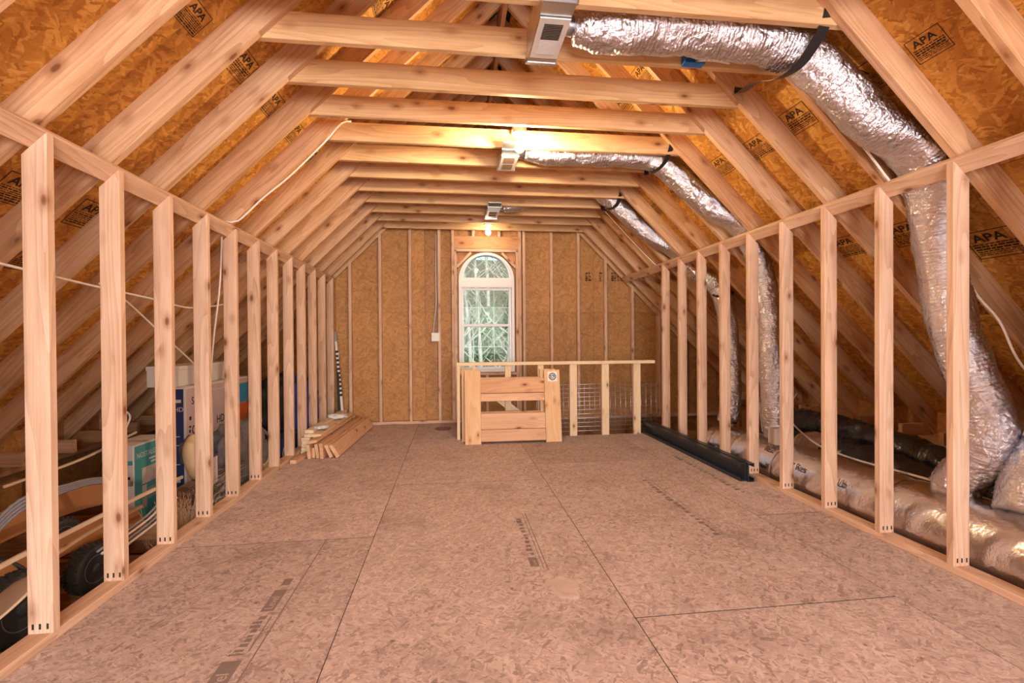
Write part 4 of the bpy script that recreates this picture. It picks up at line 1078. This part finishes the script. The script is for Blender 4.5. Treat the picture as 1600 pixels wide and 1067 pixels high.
# blue duffel and its black straps
t = root('blue_duffel', (-2.0, 5.98, DECK), 'tall blue nylon duffel bag with black straps', 'bag')
blob('bag_body', (-1.96, 6.15, DECK), (.44, .74, .98), M_BLUEF, None, None, 15, .26, 2.6, 1.7, 0, t)
blob('bag_side_pouch', (-1.80, 6.36, .12), (.22, .30, .36), M_BLUEF, None, None, 17, .25, 2.4, 1.8, 0, t)
strap('bag_strap', [(-1.78, 5.72, .72), (-1.735, 5.75, .5), (-1.73, 5.8, .2), (-1.75, 5.85, -.1)], .05, (0, 1, 0), t, M_BLKF)
strap('bag_strap', [(-1.78, 6.15, .70), (-1.70, 6.25, .55), (-1.68, 6.42, .36), (-1.69, 6.47, .30)], .05, (0, 1, .4), t, M_BLKF)
box('buckle', M_BLKF, t, (-1.70, 6.42, .22), (-1.66, 6.50, .33))
o = blob('black_backpack', (-1.95, 5.52, .17), (.36, .42, .62), M_BLKF, 'black backpack standing on the navy carton', 'bag', 21, .25, 2.6, 1.8)
# outlet cover carton
t = carton('cover_plate_box', (-1.765, 3.665, .115), (-1.73, 3.775, .335), {'body': M_NAVY, '+x': M_BOXW}, 'thin navy and white packet standing on silver tinsel')
side_print(t, [rect(.035, .06, .085, .062), rect(.035, .17, .085, .172), rect(.045, .12, .055, .14), rect(.065, .12, .075, .14)], M_PHOTO1, -1.7285, 3.665, .115, 'picture')
# strand heaps
def strands(name, c, d, n, mat, label, cat, vert, seed):
    r = random.Random(seed); parts = []
    for i in range(n):
        p = Vector((c[0] + r.uniform(-d[0], d[0]) / 2, c[1] + r.uniform(-d[1], d[1]) / 2, c[2] + r.uniform(0, d[2]) * (.1 if vert else 1)))
        L_ = r.uniform(.5, 1) * (d[2] if vert else d[1] * .7)
        dr = Vector((r.uniform(-.25, .25), r.uniform(-.3, .3), 1)) if vert else Vector((r.uniform(-.3, .3), 1 if r.random() > .5 else -1, r.uniform(-.25, .25)))
        dr.normalize()
        e = p + dr * L_; mid = (p + e) / 2 + Vector((r.uniform(-.02, .02),) * 3)
        sd = dr.orthogonal().normalized() * .0016; s2 = dr.cross(sd)
        v = []
        for q in (p, mid, e): v += [q + sd, q - sd * .5 + s2 * .87, q - sd * .5 - s2 * .87]
        f = [(0, 1, 4, 3), (1, 2, 5, 4), (2, 0, 3, 5), (3, 4, 7, 6), (4, 5, 8, 7), (5, 3, 6, 8)]
        parts.append((v, f))
    o = ob(name, merge(parts, mat)); return tag(o, label, cat, None, 'stuff')
strands('straw_heap', (-1.84, 3.45, DECK), (.16, .42, .30), 360, M_STRAW, 'stiff straw coloured strands standing behind left studs', 'strands', True, 3)
strands('tinsel_heap', (-1.76, 3.86, DECK), (.16, .30, .36), 700, M_TINSEL, 'heap of silver tinsel strands behind the left studs', 'tinsel', False, 4)
o = board('lumber_board', M_PALE, None, (-1.74, 4.42, -.10), (-1.74, 4.86, -.02), .17, .03, (0, 0, 1)); tag(o, 'wide pale board scrap behind studs under rucksack', 'board')
# small cart wheels
def wheel(c, R, wdt, yaw, label):
    t = root('wheel', c, label, 'wheel', 'knobby black wheels behind the left studs')
    M = Matrix.Translation(c) @ Matrix.Rotation(yaw, 4, 'Z') @ Matrix.Rotation(math.radians(90), 4, 'Y')
    w = wdt / 2
    ob('tire', lathe([(R * .62, -w * .8), (R * .80, -w), (R * .93, -w * .9), (R, -w * .5), (R, w * .5), (R * .93, w * .9), (R * .80, w), (R * .62, w * .8)], 36, M_RUB), t, M)
    parts = []
    for i in range(30):
        for j, (zz, off) in enumerate(((-.62, 0), (-.05, .5), (.55, 0))):
            a = 2 * math.pi * (i + off) / 30; rr = R * (1.0 if abs(zz) < .3 else .975)
            MM = Matrix.Rotation(a, 4, 'Z') @ Matrix.Translation((rr, 0, zz * w))
            v, f = rect(-.004, -R * .065, .008, R * .065, -w * .2, w * .42); parts.append(([MM @ Vector(q) for q in v], f))
    ob('tread', merge(parts, M_RUB), t, M)
    ob('rim', lathe([(R * .60, -w * .55), (R * .62, w * .75), (R * .57, w * .85), (R * .53, w * .4), (R * .2, w * .25), (R * .18, -w * .3)], 30, M_RIM), t, M)
    for i in range(6):
        a = math.pi / 3 * i
        board('spoke', M_RIM, t, M @ Vector((R * .15 * math.cos(a), R * .15 * math.sin(a), w * .45)), M @ Vector((R * .57 * math.cos(a), R * .57 * math.sin(a), w * .6)), R * .16, w * .3, M.to_3x3() @ Vector((-math.sin(a), math.cos(a), 0)))
    ob('hub', lathe([(R * .2, w * .2), (R * .2, w * .9), (R * .13, w * 1.05)], 18, M_RUB), t, M)
    return t
wheel((-1.96, 2.85, -.062), .125, .085, math.radians(-8), 'knobby black wheel just above sole plate, nearest on the right')
wheel((-1.96, 2.40, -.03), .158, .09, math.radians(-8), 'larger knobby wheel at the left picture edge, half hidden')
wheel((-2.25, 3.05, .04), .105, .05, math.radians(-15), 'small smooth black wheel behind, raised on the brown boards')
# brown bowed panels and trims thrown across the joists
def bow(name, pts, w, t_, wdir, mat, label, cat='board'):
    path = spline(pts, .06); n = len(path); wd = Vector(wdir).normalized(); vs = []; fs = []
    for i, p in enumerate(path):
        tt = (path[min(i + 1, n - 1)] - path[max(i - 1, 0)]).normalized(); u = (wd - tt * wd.dot(tt)).normalized(); nn = tt.cross(u)
        for a, b_ in ((-1, -1), (1, -1), (1, 1), (-1, 1)): vs.append(p + u * (a * w / 2) + nn * (b_ * t_ / 2))
    for i in range(n - 1):
        for k in range(4):
            k2 = (k + 1) % 4; fs.append((i * 4 + k, i * 4 + k2, i * 4 + 4 + k2, i * 4 + 4 + k))
    fs += [(3, 2, 1, 0), tuple(range(4 * n - 4, 4 * n))]
    return tag(ob(name, mesh(name, vs, fs, mat), None), label, cat)
M_BROWNP = plain('brown_veneer', (.46, .215, .085), .5, mottle=.12)
bow('veneer_panel', [(-2.37, 2.5, .18), (-2.36, 2.9, .20), (-2.35, 3.25, .19), (-2.34, 3.58, .14)], .15, .008, (.35, 0, -.94), M_BROWNP, 'brown bowed veneer panel, upper of two, under teal carton', 'panel')
bow('veneer_panel', [(-2.14, 2.0, .0), (-2.12, 2.5, .06), (-2.12, 3.0, .06), (-2.10, 3.5, .0)], .12, .008, (.5, 0, -.8), M_BROWNP, 'brown bowed veneer panel, lower of two, behind wheels', 'panel')
bow('quarter_trim', [(-1.85, 1.7, .23), (-1.85, 2.2, .25), (-1.85, 2.52, .25), (-1.85, 2.78, .25), (-1.85, 3.21, .247), (-1.86, 3.55, .23)], .020, .012, (0, 0, 1), M_TRIMW, 'long cream trim strip bowed across the wheels', 'trim strip')
bow('quarter_trim', [(-1.95, 2.3, .09), (-1.95, 2.64, .128), (-1.95, 2.92, .145), (-1.97, 3.3, .12)], .018, .012, (0, 0, 1), M_PALE, 'short pale trim strip below the cream one', 'trim strip')
bow('quarter_trim', [(-2.5, 3.0, .36), (-2.45, 3.5, .39), (-2.42, 4.0, .47)], .014, .010, (0, 0, 1), M_TRIMW, 'thin cream strip near the eave left of teal carton', 'trim strip')
for i, (dz, lab_) in enumerate(((0, 'lowest'), (.018, 'second lowest'), (.036, 'second highest'), (.054, 'highest'))):
    cable([(-2.14, 2.2, .02 + dz), (-2.12, 2.42, .22 + dz), (-2.10, 2.60, .345 + dz), (-2.10, 2.87, .355 + dz * .6), (-2.12, 3.15, .32 + dz * .5), (-2.15, 3.5, .20 + dz * .4)], .008, M_GREYC, '%s of four grey cables bundled over the brown panels' % lab_, 'grey_cable')
for i, lab_ in enumerate(('nearest the studs', 'second from the studs', 'third from the studs', 'farthest from the studs')):
    cable([(-1.80 - i * .02, 2.75, .03 + i * .012), (-1.79 - i * .02, 2.9, .05 + i * .012), (-1.78 - i * .02, 3.15, .085 + i * .012), (-1.79 - i * .02, 3.35, .15 + i * .012)], .007, M_GREYC if i % 2 else M_WIRE, 'bent cable of the low bundle, %s' % lab_, 'bundled_cable')
# glossy disc with brown print, and black cart frame
t = root('sled_disc', (-1.98, 2.12, -.15), 'glossy brown patterned disc leaning at the left picture edge', 'disc')
M = Matrix.Translation((-1.90, 2.12, .04)) @ Matrix.Rotation(math.radians(-28), 4, 'Y') @ Matrix.Rotation(math.radians(14), 4, 'X')
ob('dish', lathe([(.02, -.03), (.14, -.022), (.21, -.004), (.235, .012), (.24, .012), (.235, .006)], 40, plain('brown_gloss', (.10, .035, .015), .12, coat=.6, mottle=.4)), t, M)
ob('rim_band', lathe([(.236, .008), (.246, .008), (.246, .017), (.236, .017)], 40, M_TRIMW), t, M)
for r0 in (.08, .12, .16):
    ob('printed_ring', sweep([M @ Vector((r0 * math.cos(a), r0 * math.sin(a), -.020 + (r0 > .13) * .006)) for a in [2 * math.pi * q / 30 for q in range(31)]], .003, 5, M_TRIMW), t)
t = root('cart_frame', (-2.05, 2.6, -.05), 'black tubular cart frame between the two knobby wheels', 'cart frame')
ob('axle', sweep(spline([(-2.03, 2.42, -.035), (-2.05, 2.64, -.05), (-2.02, 2.86, -.075)], .1), .012, 8, M_RIM), t)
ob('handle_tube', sweep(spline([(-2.05, 2.64, -.05), (-2.15, 2.6, .1), (-2.3, 2.5, .14), (-2.5, 2.3, .14)], .05), .014, 8, M_BLKSTEEL), t)
o = ob('foam_pipe', sweep(spline([(-1.82, 2.40, -.17), (-1.80, 2.62, -.165), (-1.79, 2.74, -.165)], .04), .022, 14, M_GREYC)); tag(o, 'short grey foam pipe lying beside the sole plate', 'pipe')
board('lumber_board', M_DARKW, None, (-2.9, 3.22, .02), (-1.72, 3.16, .0), .09, .036, (0, 0, 1)); tag(bpy.data.objects['lumber_board'] if False else COL.objects[-1], 'brown board laid across the joists in front of straw', 'board')
o = board('lumber_board', M_RAFT, None, (-2.75, 2.85, .40), (-2.40, 2.75, .05), .085, .036, (0, 1, 0)); tag(o, 'short lumber prop slanting down at the left eave', 'board')
# white elbow of metal shelving near the eave
t = root('shelf_bracket', (-2.75, 4.35, .30), 'white bent shelf bracket standing behind the teal carton', 'bracket')
ob('bent_tube', sweep(spline([(-2.55, 3.95, .62), (-2.52, 4.02, .63), (-2.50, 4.06, .58), (-2.52, 4.02, .48), (-2.55, 3.98, .447)], .02), .008, 8, M_WHITE), t)
box('mount_plate', M_WHITE, t, (-2.60, 3.90, .60), (-2.585, 3.96, .68))

# ---------------------------------------------------------------- outside the far window
g = root('ground', (0, 12, -1.5), 'grassy bank rising behind the house', 'ground', kind='structure')
vs = []; fs = []; nx, ny = 40, 40
for j in range(ny + 1):
    y = 9 + j * 1.2
    for i in range(nx + 1):
        x = -14 + i * .8
        z = -2.6 + max(0, (y - 9)) * .15 + max(0, y - 20) * .16 + .25 * noise.noise(Vector((x * .4, y * .4, 0)))
        vs.append((x, y, z))
for j in range(ny):
    for i in range(nx):
        a = j * (nx + 1) + i; fs.append((a, a + 1, a + nx + 2, a + nx + 1))
gz = lambda x, y: -2.6 + max(0, (y - 9)) * .15 + max(0, y - 20) * .16 + .25 * noise.noise(Vector((x * .4, y * .4, 0)))
ob('bank', mesh('bank', vs, fs, M_LEAFY, True), g)
def tree(x, y, h, r, seed, label):
    rg = random.Random(seed); parts = []
    base = Vector((x, y, gz(x, y) - .1)); lean = Vector((rg.uniform(-.08, .08), rg.uniform(-.05, .05), 1))
    pts = [base + Vector((lean.x * h * u + rg.uniform(-.06, .06), lean.y * h * u, h * u)) for u in (0, .25, .5, .75, 1)]
    pth_ = spline(pts, h / 24); n = len(pth_)
    t = root('tree', base, label, 'tree', 'bare trees beyond the window')
    ob('trunk', sweep(pth_, lambda i, s, a: r * (1 - .7 * i / n), 8, M_BARK), t)
    for k in range(16):
        p = pth_[int(n * rg.uniform(.12, .95))]; a = rg.uniform(0, 6.28); L_ = rg.uniform(.7, 2.0)
        d = Vector((math.cos(a), math.sin(a) * .6, rg.uniform(.3, 1.1)))
        q = [p, p + d * L_ * .5 + Vector((0, 0, .05)), p + d * L_ + Vector((rg.uniform(-.2, .2), 0, .25))]
        m_ = sweep(spline(q, .2), lambda i, s, an: .025 * (1 - .6 * min(1, s / 2)), 5, M_BARK); parts.append(vf(m_)); bpy.data.meshes.remove(m_)
        for _ in range(3):
            b0 = q[1].lerp(q[2], rg.random()); e = b0 + Vector((rg.uniform(-.5, .5), rg.uniform(-.3, .3), rg.uniform(0, .5)))
            m_ = sweep([b0, e], .010, 4, M_BARK); parts.append(vf(m_)); bpy.data.meshes.remove(m_)
    ob('branches', merge(parts, M_BARK), t)
    return t
names = ['pale bare tree seen through the window, %s' % s for s in ('standing farthest left', 'thin trunk left of centre', 'tallest near the centre', 'just right of centre', 'slim and leaning right', 'farthest right',
         'far back left', 'far back centre', 'far back right', 'highest on the bank left', 'highest on the bank centre', 'highest on the bank right')]
for i, (x, y, r) in enumerate(((.2, 13.5, .09), (.62, 15.0, .07), (1.35, 13.0, .085), (1.62, 14.2, .065), (2.05, 15.5, .08), (2.45, 17, .08), (.0, 19, .10), (1.3, 20, .09), (2.7, 21, .11), (.6, 25, .12), (2.0, 26, .12), (3.3, 27, .12))):
    tree(x, y, 9 + i % 4, r, 50 + i, names[i])
def shrub(x, y, s, seed, label):
    rg = random.Random(seed); parts = []
    base = Vector((x, y, gz(x, y)))
    for i in range(1500):
        c = base + Vector((rg.gauss(0, .45) * s, rg.gauss(0, .4) * s, abs(rg.gauss(.9, .6)) * s)); u = Vector((rg.uniform(-1, 1), rg.uniform(-1, 1), rg.uniform(-1, 1))).normalized(); w_ = u.orthogonal().normalized() * .05; u = u * .10
        parts.append(([c - u, c + w_, c + u, c - w_], [(0, 1, 2, 3)]))
    t = root('shrub', base, label, 'shrub', 'shrubs on the bank')
    ob('foliage', merge(parts, M_LEAF), t); ob('stem', sweep([base, base + Vector((0, 0, .9 * s))], .03, 6, M_BARK), t)
shrub(-.2, 17.0, .8, 1, 'dark evergreen shrub through the window at lower left'); shrub(1.4, 23.5, 1.3, 2, 'evergreen behind the central trunks'); shrub(4.2, 28.5, 1.3, 3, 'evergreen behind right hand trunks')
rg = random.Random(5)
for i, s in enumerate(('lowest left', 'lowest centre', 'lowest right', 'middle left', 'middle right', 'uppermost')):
    x = .35 + .55 * (i % 3) + rg.uniform(-.1, .1); y = 11.2 + (i // 3) * 1.0
    blob('boulder', (x, y, gz(x, y) - .08), (.6, .5, .35), M_ROCK, 'pale boulder at foot of the bank, %s one' % s, 'rock', 30 + i, .35, 2.2, 1.6, 0, None, 14)['group'] = 'boulders outside'
